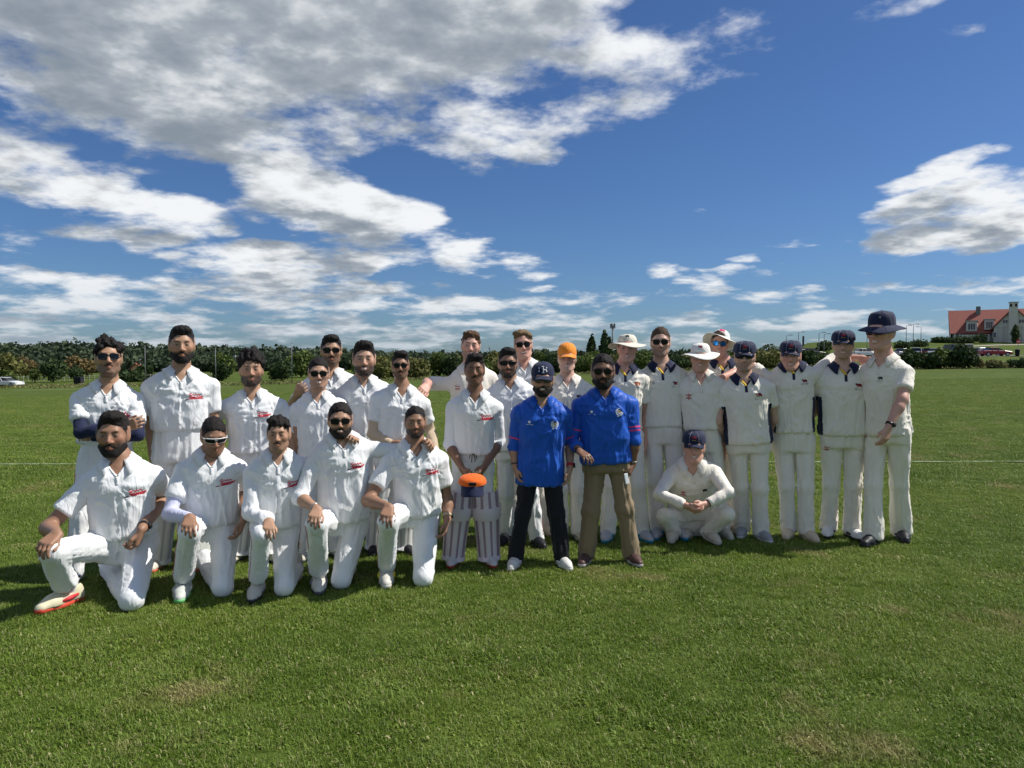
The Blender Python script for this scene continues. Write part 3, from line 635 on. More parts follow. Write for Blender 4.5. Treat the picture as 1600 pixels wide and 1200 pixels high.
# ------------------------------------------------------------------ head (local: x to the viewer's right, -y the way the face looks, z up; chin -0.12, crown 0.115)
def head_parts(p, rng):
    fw = p.get('fw', 1.0); jw = p.get('jaw', 1.0); ns = p.get('nose', 1.0); sm = p.get('smile', .4); mo = p.get('open', 0.0); fat = p.get('fat', 0.0)
    S = Sdf()
    S.ell((0, .014, .034), (.076 * fw, .097, .083))
    S.ell((0, -.028, -.018), (.065 * fw, .066, .086), .03)
    S.ell((0, -.040, -.082), ((.047 + .01 * fat) * jw * fw, .045, .036), .03)
    S.ell((0, -.074, -.104), (.020 * jw, .016, .015), .022)
    for s in (-1, 1):
        S.ell((s * .044 * fw, -.062, -.022 + .006 * sm), (.021, .018, .019 + .003 * sm), .022)
        S.cone((s * .055 * fw, -.01, -.075), (s * .022 * jw, -.068, -.103), .018 + .006 * fat, .014, .025)
        S.ell((s * .073 * fw, .016, .00), (.012, .05, .05), .02)
    S.cone((-.034 * fw, -.080, .026), (.034 * fw, -.080, .026), .0115, .0115, .014)
    S.cone((0, -.086, .016), (0, -.110 - .004 * (ns - 1), -.031), .0078 * ns, .0125 * ns, .010)
    for s in (-1, 1):
        S.ell((s * .0135 * ns, -.098, -.035), (.0095 * ns, .012, .0085), .007)
        S.ell((s * .031 * fw, -.105, .004), (.019, .022, .0125), .012, 's')
        S.ell((s * .031 * fw, -.0775, .003), (.0155, .0135, .0125), .003)
    zc = -.0655; cw = .021 + .006 * sm; lift = .006 * sm; ly = -.0955
    for s in (-1, 1):
        S.cone((0, ly, zc + .006 + .002 * mo), (s * cw, ly + .017, zc + lift), .0062, .0035, .006)
        S.cone((0, ly + .001, zc - .007 - .010 * mo), (s * cw * .9, ly + .017, zc + lift - .003), .0075, .0040, .006)
    if mo > .05: S.ell((0, ly - .004, zc - .002 - .004 * mo), (cw * .8, .012, .004 + .007 * mo), .004, 's')
    for s in (-1, 1):
        rot = np.array(Matrix.Rotation(s * .35, 3, 'Z') @ Matrix.Rotation(-.18, 3, 'X'))
        S.ell((s * .079 * fw, .016, -.006), (.0085, .019, .032), .006, rot=rot)
        S.ell((s * .087 * fw, .010, -.004), (.005, .009, .017), .005, 's', rot=rot)
    S.cone((0, .022, -.05), (0, .034, -.150), .055 * fw, .056 * fw, .025)
    V, Q = S.mesh(.0062 if p.get('coarse') else .0056)
    V = relax(V, Q, 1, .35)
    # ---- skin, hair and eye colours; shade painted into mouth line and nostrils
    x, y, z = V.T; c0 = np.array(p['skin']); C = np.tile(c0, (len(V), 1)); front = s3((-.03 - y) / .03)
    def mixc(w, col):
        nonlocal C
        w = np.clip(w, 0, 1)[:, None]; C = C * (1 - w) + np.array(col) * w
    red = np.array((1.16, .90, .86)) * c0
    mixc(.6 * front * np.exp(-((np.abs(x) - .045) / .02) ** 2 - ((z + .025) / .022) ** 2), red)
    mixc(.6 * front * np.exp(-(x / .018) ** 2 - ((z + .03) / .018) ** 2), red)
    hc = np.array(p['hairc'])
    st = max(p.get('stubble', .0), .93 if p.get('beard') else 0)
    if st:
        w = st * s3((-.036 - z + .30 * np.maximum(y + .02, 0) + .25 * np.maximum(-y - .085, 0)) / .02) * s3((.02 - y) / .03) * s3((z + .145) / .02)
        w = w * (1 - .8 * np.exp(-(x / .022) ** 2 - ((z - zc) / .009) ** 2) * front); w = w * (.82 + .36 * vnoise(V * 140)); mixc(w, hc * .9 + c0 * (.035 if p.get('beard') else .10))
    lip = front * np.exp(-(np.maximum(np.abs(x) - cw * .55, 0) / (cw * .4)) ** 2) * np.exp(-((z - zc + .002 - lift * (x / cw) ** 2) / (.0095 + .006 * mo)) ** 4)
    mixc(.65 * lip, np.array((.95, .62, .58)) * c0 + np.array((.03, .0, .0)))
    line = front * np.exp(-(np.maximum(np.abs(x) - cw * .8, 0) / .006) ** 2) * np.exp(-((z - zc - lift * np.minimum((x / cw) ** 2, 1.3)) / .0032) ** 2)
    mixc(.75 * line * (y < -.06), c0 * .22)  # shade between the lips, painted as a dark line
    if sm > .55 or mo > .05:
        th = front * (y < -.078) * np.exp(-(np.maximum(np.abs(x) - cw * .50, 0) / .005) ** 2) * np.exp(-((z - zc - .0005 - lift * (x / cw) ** 2) / (.0040 + .003 * mo)) ** 4)
        mixc(.9 * th, (.80, .77, .72))
        if mo > .3: mixc(front * np.exp(-(x / (cw * .6)) ** 4 - ((z - zc + .008) / .005) ** 2), (.06, .02, .02))
    if p.get('hair', 'short'):
        hl = p.get('hline', .059); zl = np.interp(y, [-.12, -.085, -.066, -.052, -.030, -.008, .012, .05, .10], [hl, hl - .001, hl - .010, .030, -.020, -.030, .012, -.052, -.070]) + np.where(y < -.035, .28, .05) * np.maximum(np.abs(x) - .045, 0) + .013 * (y < 0) * np.maximum(1 - (x / .052) ** 2, 0)
        mixc(.92 * s3((z - zl + .002) / .008) * (1 - (np.abs(x) > .0785 * fw)), hc * 1.2)
    ex = np.abs(x) - .031 * fw
    brow = front * np.exp(-(np.maximum(np.abs(ex + .001) - .013, 0) / .005) ** 2) * np.exp(-((z - .0235 - .10 * (ex) + 2.2 * ex * ex * 6) / .0042) ** 2)
    mixc(p.get('browk', .85) * brow, hc)
    op = p.get('eye', .55)                                   # 1 open .. 0 shut
    lid = front * np.exp(-(ex / .0145) ** 4) * np.exp(-((z - .003) / (.0045 + .003 * op)) ** 4) * (y < -.07)
    mixc(.8 * lid, c0 * .30)
    mixc(op * .75 * front * np.exp(-(ex / .0105) ** 4) * np.exp(-((z - .003) / (.0035 + .0012 * op)) ** 4) * (y < -.07), (.60, .57, .54))
    mixc(front * np.exp(-((ex) / .0052) ** 4) * np.exp(-((z - .003) / .0052) ** 4) * (y < -.07), (.02, .014, .01))
    mixc(.35 * front * np.exp(-(ex / .016) ** 2 - ((z + .012) / .006) ** 2), c0 * .6)
    mixc(.5 * front * np.exp(-((np.abs(x) - .008) / .004) ** 2 - ((z + .041) / .0035) ** 2), c0 * .3)  # nostril shade painted as two dark spots
    return V, Q, C
def hair_mesh(p, rng):
    st = p.get('hair', 'short'); th = p.get('hth', .010); fw = p.get('fw', 1.0)
    S = Sdf()
    S.ell((0, .017, .036), (.0765 * fw + th * (.75 if st == 'curly' else .45), .097 + th * .6, .083 + th))
    if st == 'quiff':
        S.ell((.004, -.040, .098 + th * .5), (.062, .050, .026 + th * .5), .02); S.ell((0, .02, .105), (.06, .06, .02 + th * .4), .02)
    if st == 'curly':
        for i in range(26):
            a = rng.uniform(0, 6.28); e = rng.uniform(.05, 1.4)
            S.ell((.080 * fw * math.cos(a) * math.cos(e), .014 + .098 * math.sin(a) * math.cos(e), .040 + .088 * math.sin(e)), (.022,) * 3, .012)
    if st == 'side':
        S.ell((-.02, -.035, .095), (.055, .05, .026), .02); S.ell((.045, -.02, .075), (.03, .05, .03), .02)
    hl = p.get('hline', .059)
    ys = [-.12, -.085, -.066, -.052, -.030, -.008, .014, .05, .10, .14]
    zs = [hl, hl - .001, hl - .010, .032, -.022 if p.get('burn', 1) else .01, -.026, .010, -.055, -.072, -.072]
    oo = rng.uniform(0, 40)
    def cut(P): return (np.interp(P[:, 1], ys, zs).astype(np.float32) + np.where(P[:, 1] < -.035, .28, .05) * np.maximum(np.abs(P[:, 0]) - .045, 0) + .013 * (P[:, 1] < 0) * np.maximum(1 - (P[:, 0] / .052) ** 2, 0) - P[:, 2] + (.014 * (vnoise(P * (95, 60, 20) + oo) - .5)).astype(np.float32)) * .8
    S.fn((-.2, -.2, -.2), (.2, .2, .2), cut, .008, 'i')
    V, Q = S.mesh(.0082, lo=(-.115, -.13, -.09), hi=(.115, .14, .16)); nr = vnormals(V, Q)
    k = {'short': .0060, 'quiff': .0075, 'curly': .011, 'side': .008}[st] * p.get('hrough', 1.0)
    o = rng.uniform(0, 40)
    fl = vnoise(V * (170, 40, 120) + o) - .5; fl2 = (vnoise(V * (60, 25, 40) + o + 9) - .5) * (1.6 if st in ('curly', 'side') else .6)
    up = s3((V[:, 2] - .0) / .05)
    V = V + nr * ((fl * 1.2 + fl2 * 1.6) * k * (.5 + .7 * up))[:, None]
    return V, Q
def beard_mesh(p, rng):
    th = p.get('beard', .008); fw = p.get('fw', 1.0); jw = p.get('jaw', 1.0); fat = p.get('fat', 0); S = Sdf()
    S.ell((0, -.028, -.020), (.065 * fw + th * .45, .066 + th * .5, .086))
    S.ell((0, -.042, -.084), ((.047 + .01 * fat) * jw * fw + th * .8, .046 + th * .8, .036 + th * .8), .03)
    S.ell((0, -.072, -.106 - th * .3), (.024 * jw + th * .5, .018 + th * .5, .015 + th * .6), .022)
    for s in (-1, 1):
        S.cone((s * .057 * fw, -.008, -.070), (s * .022 * jw, -.069, -.104), .018 + .006 * fat + th * .7, .015 + th * .7, .02)
    def cut(P):
        x, y, z = P.T; line = np.interp(y, [-.12, -.095, -.078, -.055, -.03, -.005, .01], [-.044, -.050, -.060, -.060, -.040, -.010, -.006]).astype(np.float32)
        d = np.maximum(z - line, y - .004)
        m = np.sqrt((x / (.025 + .004 * (p.get('smile', 0) > .6))) ** 2 + ((z + .0665) / (.0115 + .0025 * (p.get('smile', 0) > .6))) ** 2) - 1; mm = np.where(y < -.06, -.012 * m, -1).astype(np.float32)
        return np.maximum(d, mm)
    S.fn((-.2,) * 3, (.2,) * 3, cut, .004, 'i')
    for s in (-1, 1): S.cone((0, -.1005, -.0505), (s * .025, -.082, -.0625), .0048 + th * .12, .0050, .006)
    V, Q = S.mesh(.0058, lo=(-.09, -.13, -.16), hi=(.09, .02, .0)); nr = vnormals(V, Q)
    V = V + nr * ((vnoise(V * (260, 200, 120) + rng.uniform(0, 30)) - .5) * .0035)[:, None]
    return V, Q
def moustache_mesh(p, rng):
    S = Sdf()
    for s in (-1, 1): S.cone((0, -.1000, -.0515), (s * .026, -.082, -.061), .0052, .0040, .005)
    V, Q = S.mesh(.0042); return V, Q

# ------------------------------------------------------------------ head wear (same local frame, shared meshes)
def shade_shape(kind):
    pts = []
    for i in range(20):
        t = 2 * math.pi * i / 20; c, s = math.cos(t), math.sin(t)
        if kind == 'wrap': w, h, e = .033, .0165, .55
        elif kind == 'aviator': w, h, e = .027, .0215, .75
        else: w, h, e = .0265, .0190, .5
        X = w * math.copysign(abs(c) ** e, c); Z = h * math.copysign(abs(s) ** e, s)
        if kind == 'aviator' and Z < 0: X *= 1 - .25 * abs(Z) / h
        if kind == 'way' : X *= 1 + .10 * Z / h
        pts.append((X, Z))
    return pts
_EW = {}
def eyewear(kind, lens, frame):
    key = (kind, lens, frame)
    if key in _EW: return _EW[key]
    fr = MB(); ln = MB(); cx = .034 if kind != 'wrap' else .0355
    def yy(x): return -.1015 + 4.2 * x * x if kind != 'wrap' else -.1035 + 7.0 * x * x
    for s in (-1, 1):
        P = shade_shape(kind); n = len(P)
        V = [(s * cx, yy(cx) - .003, .002)] + [(s * (cx + a * .92), yy(cx + a * .92) - .002, .002 + b * .92) for a, b in P]
        F = [(0, 1 + i, 1 + (i + 1) % n) if s < 0 else (0, 1 + (i + 1) % n, 1 + i) for i in range(n)]
        ln.add(V, F)
        fr.tube([(s * (cx + a), yy(cx + a), .002 + b) for a, b in P + P[:1]], .0030 if kind == 'way' else .0018, 6, cap=False)
        hx = cx + .027
        fr.tube([(s * hx, yy(hx), .011), (s * .0745, -.070, .012), (s * .080, -.02, .010), (s * .081, .018, .004)], [.0034, .0036, .0030, .0022], 6)
    fr.tube([(-.010, yy(.01) - .001, .008), (0, yy(0), .010), (.010, yy(.01) - .001, .008)], .0026, 6)
    if kind == 'aviator': fr.tube([(-.03, yy(.03), .021), (0, yy(0), .022), (.03, yy(.03), .021)], .0016, 6)
    if kind == 'wrap': fr.tube([(x, yy(x) - .001, .0185 - 1.0 * x * x) for x in np.linspace(-.064, .064, 15)], .0034, 6)
    _EW[key] = (fr.mesh('frame', [CL[frame]], True), ln.mesh('lens', [CL[lens]], True)); return _EW[key]
def dome(rx, ry, z0, z1, n=28, m=8, sq=2.2, yc=.012):
    V = []; F = []
    for i in range(m + 1):
        t = i / m; zz = z0 + (z1 - z0) * t; r = (1 - t ** sq) ** (1 / sq) if i < m else .02
        for j in range(n): a = 2 * math.pi * j / n; V.append((rx * r * math.cos(a), yc + ry * r * math.sin(a), zz))
    for i in range(m):
        for j in range(n): F.append((i * n + j, i * n + (j + 1) % n, (i + 1) * n + (j + 1) % n, (i + 1) * n + j))
    F.append(tuple(m * n + j for j in range(n))); return V, F
def peak(rx, ry, length, z0, drop, n=17, yc=.012, half=1.15):
    """curved peak of a cap, a closed slab"""
    V = []; rows = 6
    for lay in (0, .003):
        for i in range(rows):
            q = i / (rows - 1)
            for j in range(n):
                a = -half + 2 * half * j / (n - 1); sa, ca = math.sin(a), math.cos(a)
                ext = length * q * max(math.cos(a / half * 1.5), 0) ** .55
                V.append((rx * sa * (1 + .02 * q), yc - ry * ca - ext, z0 - drop * q - .018 * (sa / math.sin(half)) ** 2 * (.4 + q) + lay))
    k = rows * n; F = []
    for i in range(rows - 1):
        for j in range(n - 1):
            a = i * n + j; F += [(a, a + n, a + n + 1, a + 1), (k + a, k + a + 1, k + a + n + 1, k + a + n)]
    for j in range(n - 1):
        a = (rows - 1) * n + j; F += [(a, k + a, k + a + 1, a + 1)]
    return V, F
_HW = {}
def headwear(kind, mat, fw=1.0):
    key = (kind, mat)
    if key in _HW: return _HW[key]
    out = []
    if kind == 'cap':
        b = MB(); b.add(*dome(.086, .108, .034, .137, sq=2.4)); b.lathe([(.006, .0), (.005, .004), (.0, .005)], 8, c=(0, .012, .136)); out.append(('crown', b.mesh('crown', [CL[mat]], True)))
        b = MB(); b.add(*peak(.084, .104, .072, .040, .014)); out.append(('peak', b.mesh('peak', [CL[mat]], True)))
    if kind == 'baggy':
        b = MB(); V, F = dome(.092, .112, .036, .128, sq=3.0); b.add(V, F); out.append(('crown', b.mesh('crown', [CL[mat]], True)))
        b = MB(); b.add(*peak(.086, .104, .046, .040, .016, half=1.0)); out.append(('peak', b.mesh('peak', [CL[mat]], True)))
        for a in np.linspace(-math.pi, math.pi, 9)[:-1]:
            b = MB(); pts = []
            for t in np.linspace(.0, .97, 10):
                r = (1 - t ** 3.0) ** (1 / 3.0); pts.append((.0928 * r * math.sin(a + .39), .012 - .1128 * r * math.cos(a + .39), .036 + .0925 * t))
            b.tube(pts, .0011, 5); out.append(('seam', b.mesh('seam', [nmat('seam_thread', (.33, .33, .36), .7)], True)))
    if kind in ('wide', 'bucket'):
        rx, ry = .084, .104; top = .128 if kind == 'wide' else .148
        b = MB(); b.add(*dome(rx, ry, .034, top, sq=3.4 if kind == 'bucket' else 2.8)); out.append(('crown', b.mesh('crown', [CL[mat]], True)))
        n = 40; rows = 7; V = []; W = .078 if kind == 'wide' else .062
        for lay in (0, .003):
            for i in range(rows):
                q = i / (rows - 1)
                for j in range(n):
                    a = 2 * math.pi * j / n
                    z = .040 - (.026 if kind == 'wide' else .034) * q ** 1.2 + q * (.014 * math.sin(2 * a + .6) + .007 * math.sin(3 * a + 2)) * (1 if kind == 'wide' else .7)
                    V.append(((rx + W * q) * math.cos(a), .012 + (ry + W * q) * math.sin(a), z + lay))
        k = rows * n; F = []
        for i in range(rows - 1):
            for j in range(n):
                a = i * n + j; c = i * n + (j + 1) % n; F += [(a, c, c + n, a + n), (k + a, k + a + n, k + c + n, k + c)]
        for j in range(n): a = (rows - 1) * n + j; c = (rows - 1) * n + (j + 1) % n; F.append((a, c, k + c, k + a))
        b = MB(); b.add(V, F); out.append(('brim', b.mesh('brim', [CL[mat]], True)))
        if kind == 'wide':
            b = MB(); b.lathe([(1.012, .036), (1.012, .052)], 40, sx=rx, sy=ry, c=(0, .012, 0)); out.append(('band', b.mesh('band', [CL[mat]], True)))
    _HW[key] = out; return out

# ------------------------------------------------------------------ shoes (local: x forward, z up, origin under the ankle)
def shoe_meshes():
    S = Sdf()
    S.cone((-.035, 0, .060), (-.035, 0, .045), .040, .043); S.cone((-.03, 0, .045), (.10, .006, .035), .044, .042, .03)
    S.cone((.10, .006, .034), (.165, .010, .028), .043, .032, .03); S.cone((.0, 0, .075), (.05, 0, .055), .036, .032, .03); S.cone((-.025, 0, .09), (-.02, 0, .105), .040, .042, .02)
    S.fn((-.2,) * 3, (.3,) * 3, lambda P: (.022 - P[:, 2]), .004, 'i'); S.fn((-.2,) * 3, (.3,) * 3, lambda P: P[:, 2] - .102, .006, 'i')
    V, Q = S.mesh(.0105); up = mesh_np('upper', V, Q)
    S = Sdf(); S.cone((-.04, 0, .020), (.06, .004, .018), .044, .043); S.cone((.06, .004, .018), (.165, .010, .022), .046, .034, .03)
    S.fn((-.2,) * 3, (.3,) * 3, lambda P: np.maximum(-P[:, 2] + .002, P[:, 2] - .030 - .012 * np.clip(-P[:, 0] / .06, 0, 1) - .006 * np.clip((P[:, 0] - .12) / .06, 0, 1)), .004, 'i')
    V, Q = S.mesh(.0112); so = mesh_np('sole', V, Q)
    b = MB()
    zz = []
    for i in range(6):
        x = .032 + .015 * i; z = .089 - .0055 * i - .0005 * i * i; q = [(x, -.026, z - .011), (x + .004, 0, z), (x + .006, .030, z - .012)]
        zz += q if i % 2 == 0 else q[::-1]
    b.tube(zz, .0032, 5)
    la = b.mesh('laces', [], True)
    ms = [('upper', up), ('sole', so), ('laces', la)]
    for s in (-1, 1):
        b = MB(); b.tube([(-.02, s * .046, .055), (.03, s * .0475, .048), (.075, s * .0475 + .004, .045)], [.008, .013, .006], 6); ms.append(('side_stripe', b.mesh('side_stripe', [], True)))
    for _, m in ms: m.materials.append(CL['pwhite'])
    return ms
SHOE = shoe_meshes()
def paint(name, c): return nmat('shoe_' + name, c, .5, var=.10, vscale=25)
def add_shoe(root, base, pos, d, cols, s=1.0, tilt=0.0, roll=0.0):
    yaw = math.atan2(d[1], d[0]); M = Matrix.Translation(Vector(pos) - Vector(base)) @ Matrix.Rotation(yaw, 4, 'Z') @ Matrix.Rotation(tilt, 4, 'Y') @ Matrix.Rotation(roll, 4, 'X') @ Matrix.Scale(s, 4)
    sh = empty('shoe', (0, 0, 0)); sh.parent = root; sh.matrix_local = M
    for (nm, me), c in zip(SHOE, cols + cols[3:]):
        o = obj(nm, me, sh); o.material_slots[0].link = 'OBJECT'; o.material_slots[0].material = c
SC = {k: tuple(paint(k + str(i), c) for i, c in enumerate(v)) for k, v in {
 'redcream': ((.62, .57, .40), (.60, .07, .04), (.75, .70, .6), (.60, .04, .05)), 'green': ((.52, .54, .50), (.20, .62, .22), (.75, .75, .72), (.5, .55, .5)),
 'whiteblack': ((.56, .53, .46), (.05, .05, .055), (.72, .7, .66), (.30, .31, .34)), 'greynavy': ((.55, .53, .48), (.10, .10, .11), (.34, .35, .39), (.22, .23, .28)),
 'yellow': ((.58, .56, .50), (.62, .60, .55), (.75, .73, .68), (.75, .60, .03)), 'redsole': ((.52, .52, .53), (.35, .05, .04), (.6, .6, .62), (.42, .43, .46)),
 'cleanwhite': ((.66, .65, .61), (.70, .68, .62), (.78, .77, .74), (.6, .6, .6)), 'brown': ((.085, .045, .040), (.50, .48, .45), (.085, .045, .040), (.08, .042, .038)),
 'black': ((.015, .016, .020), (.02, .02, .024), (.02, .02, .02), (.02, .02, .025)), 'blackwhite': ((.70, .70, .69), (.02, .02, .022), (.03, .03, .03), (.03, .03, .035)),
 'grey': ((.30, .31, .33), (.62, .62, .60), (.36, .37, .40), (.5, .5, .5)), 'beige': ((.58, .49, .36), (.50, .42, .30), (.62, .54, .42), (.5, .42, .3)), 'beige2': ((.50, .47, .40), (.45, .43, .36), (.5, .48, .42), (.42, .4, .34)),
 'teal': ((.42, .43, .45), (.01, .22, .34), (.5, .5, .5), (.02, .24, .36)), 'navywhite': ((.66, .67, .68), (.60, .60, .60), (.05, .06, .14), (.04, .05, .14)), 'redwhite': ((.60, .56, .49), (.62, .16, .09), (.55, .08, .06), (.05, .05, .07)),
}.items()}
# ------------------------------------------------------------------ printed marks (flat shapes in metres, laid on the cloth)
def stroke(pts, w, closed=False):
    pts = np.array(pts, float); n = len(pts); out = []
    t = np.gradient(pts, axis=0); t /= np.linalg.norm(t, axis=1, keepdims=True) + 1e-9; nn = np.stack((-t[:, 1], t[:, 0]), 1) * (np.array(w) if np.ndim(w) else w)[..., None] * .5 if np.ndim(w) else np.stack((-t[:, 1], t[:, 0]), 1) * w * .5
    a, b = pts + nn, pts - nn
    for i in range(n - 1): out.append([a[i], a[i + 1], b[i + 1], b[i]])
    return out
def arc(cx, cy, rx, ry, a0, a1, n=9): return [(cx + rx * math.cos(R(a)), cy + ry * math.sin(R(a))) for a in np.linspace(a0, a1, n)]
GLY = {'T': [[(0, 1), (.7, 1)], [(.35, 1), (.35, 0)]], 'N': [[(0, 0), (0, 1), (.7, 0), (.7, 1)]], 'P': [[(0, 0), (0, 1), (.5, 1), (.65, .75), (.5, .5), (0, .5)]],
       'S': [arc(.35, .75, .33, .25, 30, 270, 8) + arc(.35, .25, .33, .25, 90, -150, 8)], 'G': [arc(.4, .5, .4, .5, 45, 330, 12) + [(.78, .45), (.45, .45)]], 'M': [[(0, 0), (0, 1), (.4, .35), (.8, 1), (.8, 0)]],
       'I': [[(.1, 0), (.1, 1)]], 'H': [[(0, 0), (0, 1)], [(.7, 0), (.7, 1)], [(0, .5), (.7, .5)]]}
def word(t, h, w, x0=0., y0=0.):
    out = []; x = x0 - len(t) * h * .5
    for ch in t:
        for g in GLY[ch]: out += stroke([(x + a * h, y0 + (b - .5) * h) for a, b in g], w)
        x += h * 1.02
    return out
def disc(cx, cy, r, n=14): return [[(cx + r * math.cos(6.2832 * i / n), cy + r * math.sin(6.2832 * i / n)) for i in range(n)]]
BEAR = [(-.5, .10), (-.46, .26), (-.36, .34), (-.26, .30), (-.12, .34), (.12, .36), (.34, .30), (.46, .12), (.48, -.12), (.44, -.34), (.30, -.34), (.30, -.14), (.16, -.10), (.06, -.14), (.04, -.34), (-.10, -.34), (-.10, -.16), (-.20, -.10), (-.24, -.34), (-.36, -.34), (-.34, -.04), (-.40, .04)]
def bear(w, x0=0, y0=0):
    P = [(x0 + a * w, y0 + b * w * .85) for a, b in BEAR]; c = (x0, y0 + .08 * w); n = len(P)
    return [[c, P[i], P[(i + 1) % n]] for i in range(n)]
def marks(kind):
    if kind == 'script':                                     # two lines of red brush script over a tapering underline
        u = np.linspace(-.030, .036, 22); l1 = stroke([(a, .012 + .0055 * math.sin(a * 330)) for a in u], .0055)
        S_ = stroke([(a * .8, b) for a, b in [(-.030, .022), (-.042, .024), (-.052, .016), (-.044, .008), (-.034, .002), (-.040, -.006), (-.054, -.006)]], .0055)
        u = np.linspace(-.032, .056, 28); l2 = stroke([(a, -.008 + .004 * math.sin(a * 380 + 1) + .03 * a) for a in u], .010)
        und = stroke([(-.060, -.022), (-.03, -.0185), (0, -.0175), (.03, -.017), (.060, -.018)], np.array([.002, .006, .007, .006, .003]))
        tip = stroke([(-.070, -.0235), (-.048, -.0215)], .006)
        return [('red', l1 + S_ + l2 + und), ('black_print', tip)]
    if kind == 'bear': return [('maroon', bear(.050)), ('black_print', stroke([(-.036, -.026), (.036, -.026)], .0035) + stroke([(-.030, -.033), (.030, -.033)], .0022) + disc(-.020, .012, .007))]
    if kind == 'bearblack': return [('black_print', bear(.048) + stroke([(-.030, -.026), (.030, -.026)], .003))]
    if kind == 'bearrust': return [('rust', bear(.052)), ('black_print', stroke([(-.026, -.030), (.026, -.030)], .003))]
    if kind == 'bearpink': return [('pink', bear(.060))]
    if kind == 'pinwheel':                                   # six-armed red emblem with dark tips
        out = stroke([(0, -.022), (0, .022)], .009); dark = []
        for s in (-1, 1):
            for q in (-1, 1): out += stroke([(s * .004, q * .006), (s * .015, q * .012)], .007); dark += stroke([(s * .013, q * .011), (s * .020, q * .014)], .007)
        return [('red', out), ('maroon', dark), ('pwhite', stroke([(0, -.012), (0, .012)], .002))]
    if kind == 'crest': return [('pwhite', disc(0, .004, .027, 18) + stroke([(-.018, -.026), (.018, -.026)], .008)), ('gold', disc(0.0, .006, .009, 10) + stroke([(0, -.010), (0, -.018)], .006)), ('blue', stroke(arc(0, .004, .019, .019, 0, 360, 19), .003))]
    if kind == 'ball': return [('pwhite', disc(-.002, .010, .012, 12) + stroke([(-.028, -.012), (.030, -.014)], .0045))]
    if kind == 'shield': return [('black_print', [[(-.018, .020), (.018, .020), (.016, -.006), (0, -.022), (-.016, -.006)]]), ('pwhite', stroke([(-.009, .010), (.009, .010)], .004) + stroke([(0, .010), (0, -.012)], .003))]
    if kind == 'TS': return [('black_print', word('TS', .022, .0045))]
    if kind == 'NP': return [('black_print', word('NP', .022, .0045))]
    if kind == 'GM': return [('black_print', word('GM', .030, .007, -.008)), ('teal', [[(.016, -.018), (.034, -.018), (.034, .018), (.016, .018)]])]
    if kind == 'monogram': return [('pwhite', word('IH', .034, .0055, .004) + stroke([(-.006, -.022), (.016, -.022)], .0045) + stroke([(-.006, .022), (.010, .022)], .004))]
    if kind == 'capbadge': return [('maroon', bear(.042, 0, .004)), ('gold', stroke([(-.018, -.018), (.018, -.018)], .003))]
    return []
def lay_marks(kind, name, bvh, o, ux, uy, d, root, scale=1.0, off=.0025, tilt=0.0):
    """cast the flat mark from o along d on to the cloth held in bvh and keep it a hair above it"""
    ux, uy, d = (np.array(a, float) for a in (ux, uy, d)); c, s = math.cos(tilt), math.sin(tilt); ux, uy = ux * c + uy * s, uy * c - ux * s
    V = []; F = []; M = []; mats = []
    for li, (mk, polys) in enumerate(marks(kind)):
        mats.append(CL[mk])
        for P in polys:
            ids = []
            for a, b in P:
                q = o + ux * a * scale + uy * b * scale; h = bvh.ray_cast(Vector(q - d * .4), Vector(d), 1.0)
                if h[0] is None: ids = None; break
                V.append(np.array(h[0]) - d * (off + .0012 * li)); ids.append(len(V) - 1)
            if ids: F.append(tuple(ids)); M.append(li)
    if F: return obj(name, mesh_np(name, np.array(V), F, mats, M, False), root)
def band_on(name, bvh, c, ax, rad, w, mat, root, n=28, off=.003):
    ax = unit(ax); a = unit(np.cross(ax, (0.3, .9, .2))); b = np.cross(ax, a); V = []
    for k in (-.5, .5):
        for j in range(n):
            t = 6.2832 * j / n; dr = a * math.cos(t) + b * math.sin(t); q = c + ax * w * k; h = bvh.ray_cast(Vector(q + dr * rad * 2.2), Vector(-dr), rad * 2.2)
            V.append(np.array(h[0]) + dr * off if h[0] is not None else q + dr * rad)
    return obj(name, mesh_np(name, np.array(V), [(j, (j + 1) % n, n + (j + 1) % n, n + j) for j in range(n)], [mat]), root)
def ring(mb, c, ax, r, w, n=20):
    ax = unit(ax); a = unit(np.cross(ax, (0.3, .9, .2))); b = np.cross(ax, a); V = []
    for k, rr in ((-.5, r * .92), (-.5, r * 1.08), (.5, r * 1.08), (.5, r * .92)):
        for j in range(n): t = 6.2832 * j / n; V.append(np.array(c) + ax * w * k + (a * math.cos(t) + b * math.sin(t)) * rr)
    mb.add(V, [(i * n + j, i * n + (j + 1) % n, ((i + 1) % 4) * n + (j + 1) % n, ((i + 1) % 4) * n + j) for i in range(4) for j in range(n)]); return a, b

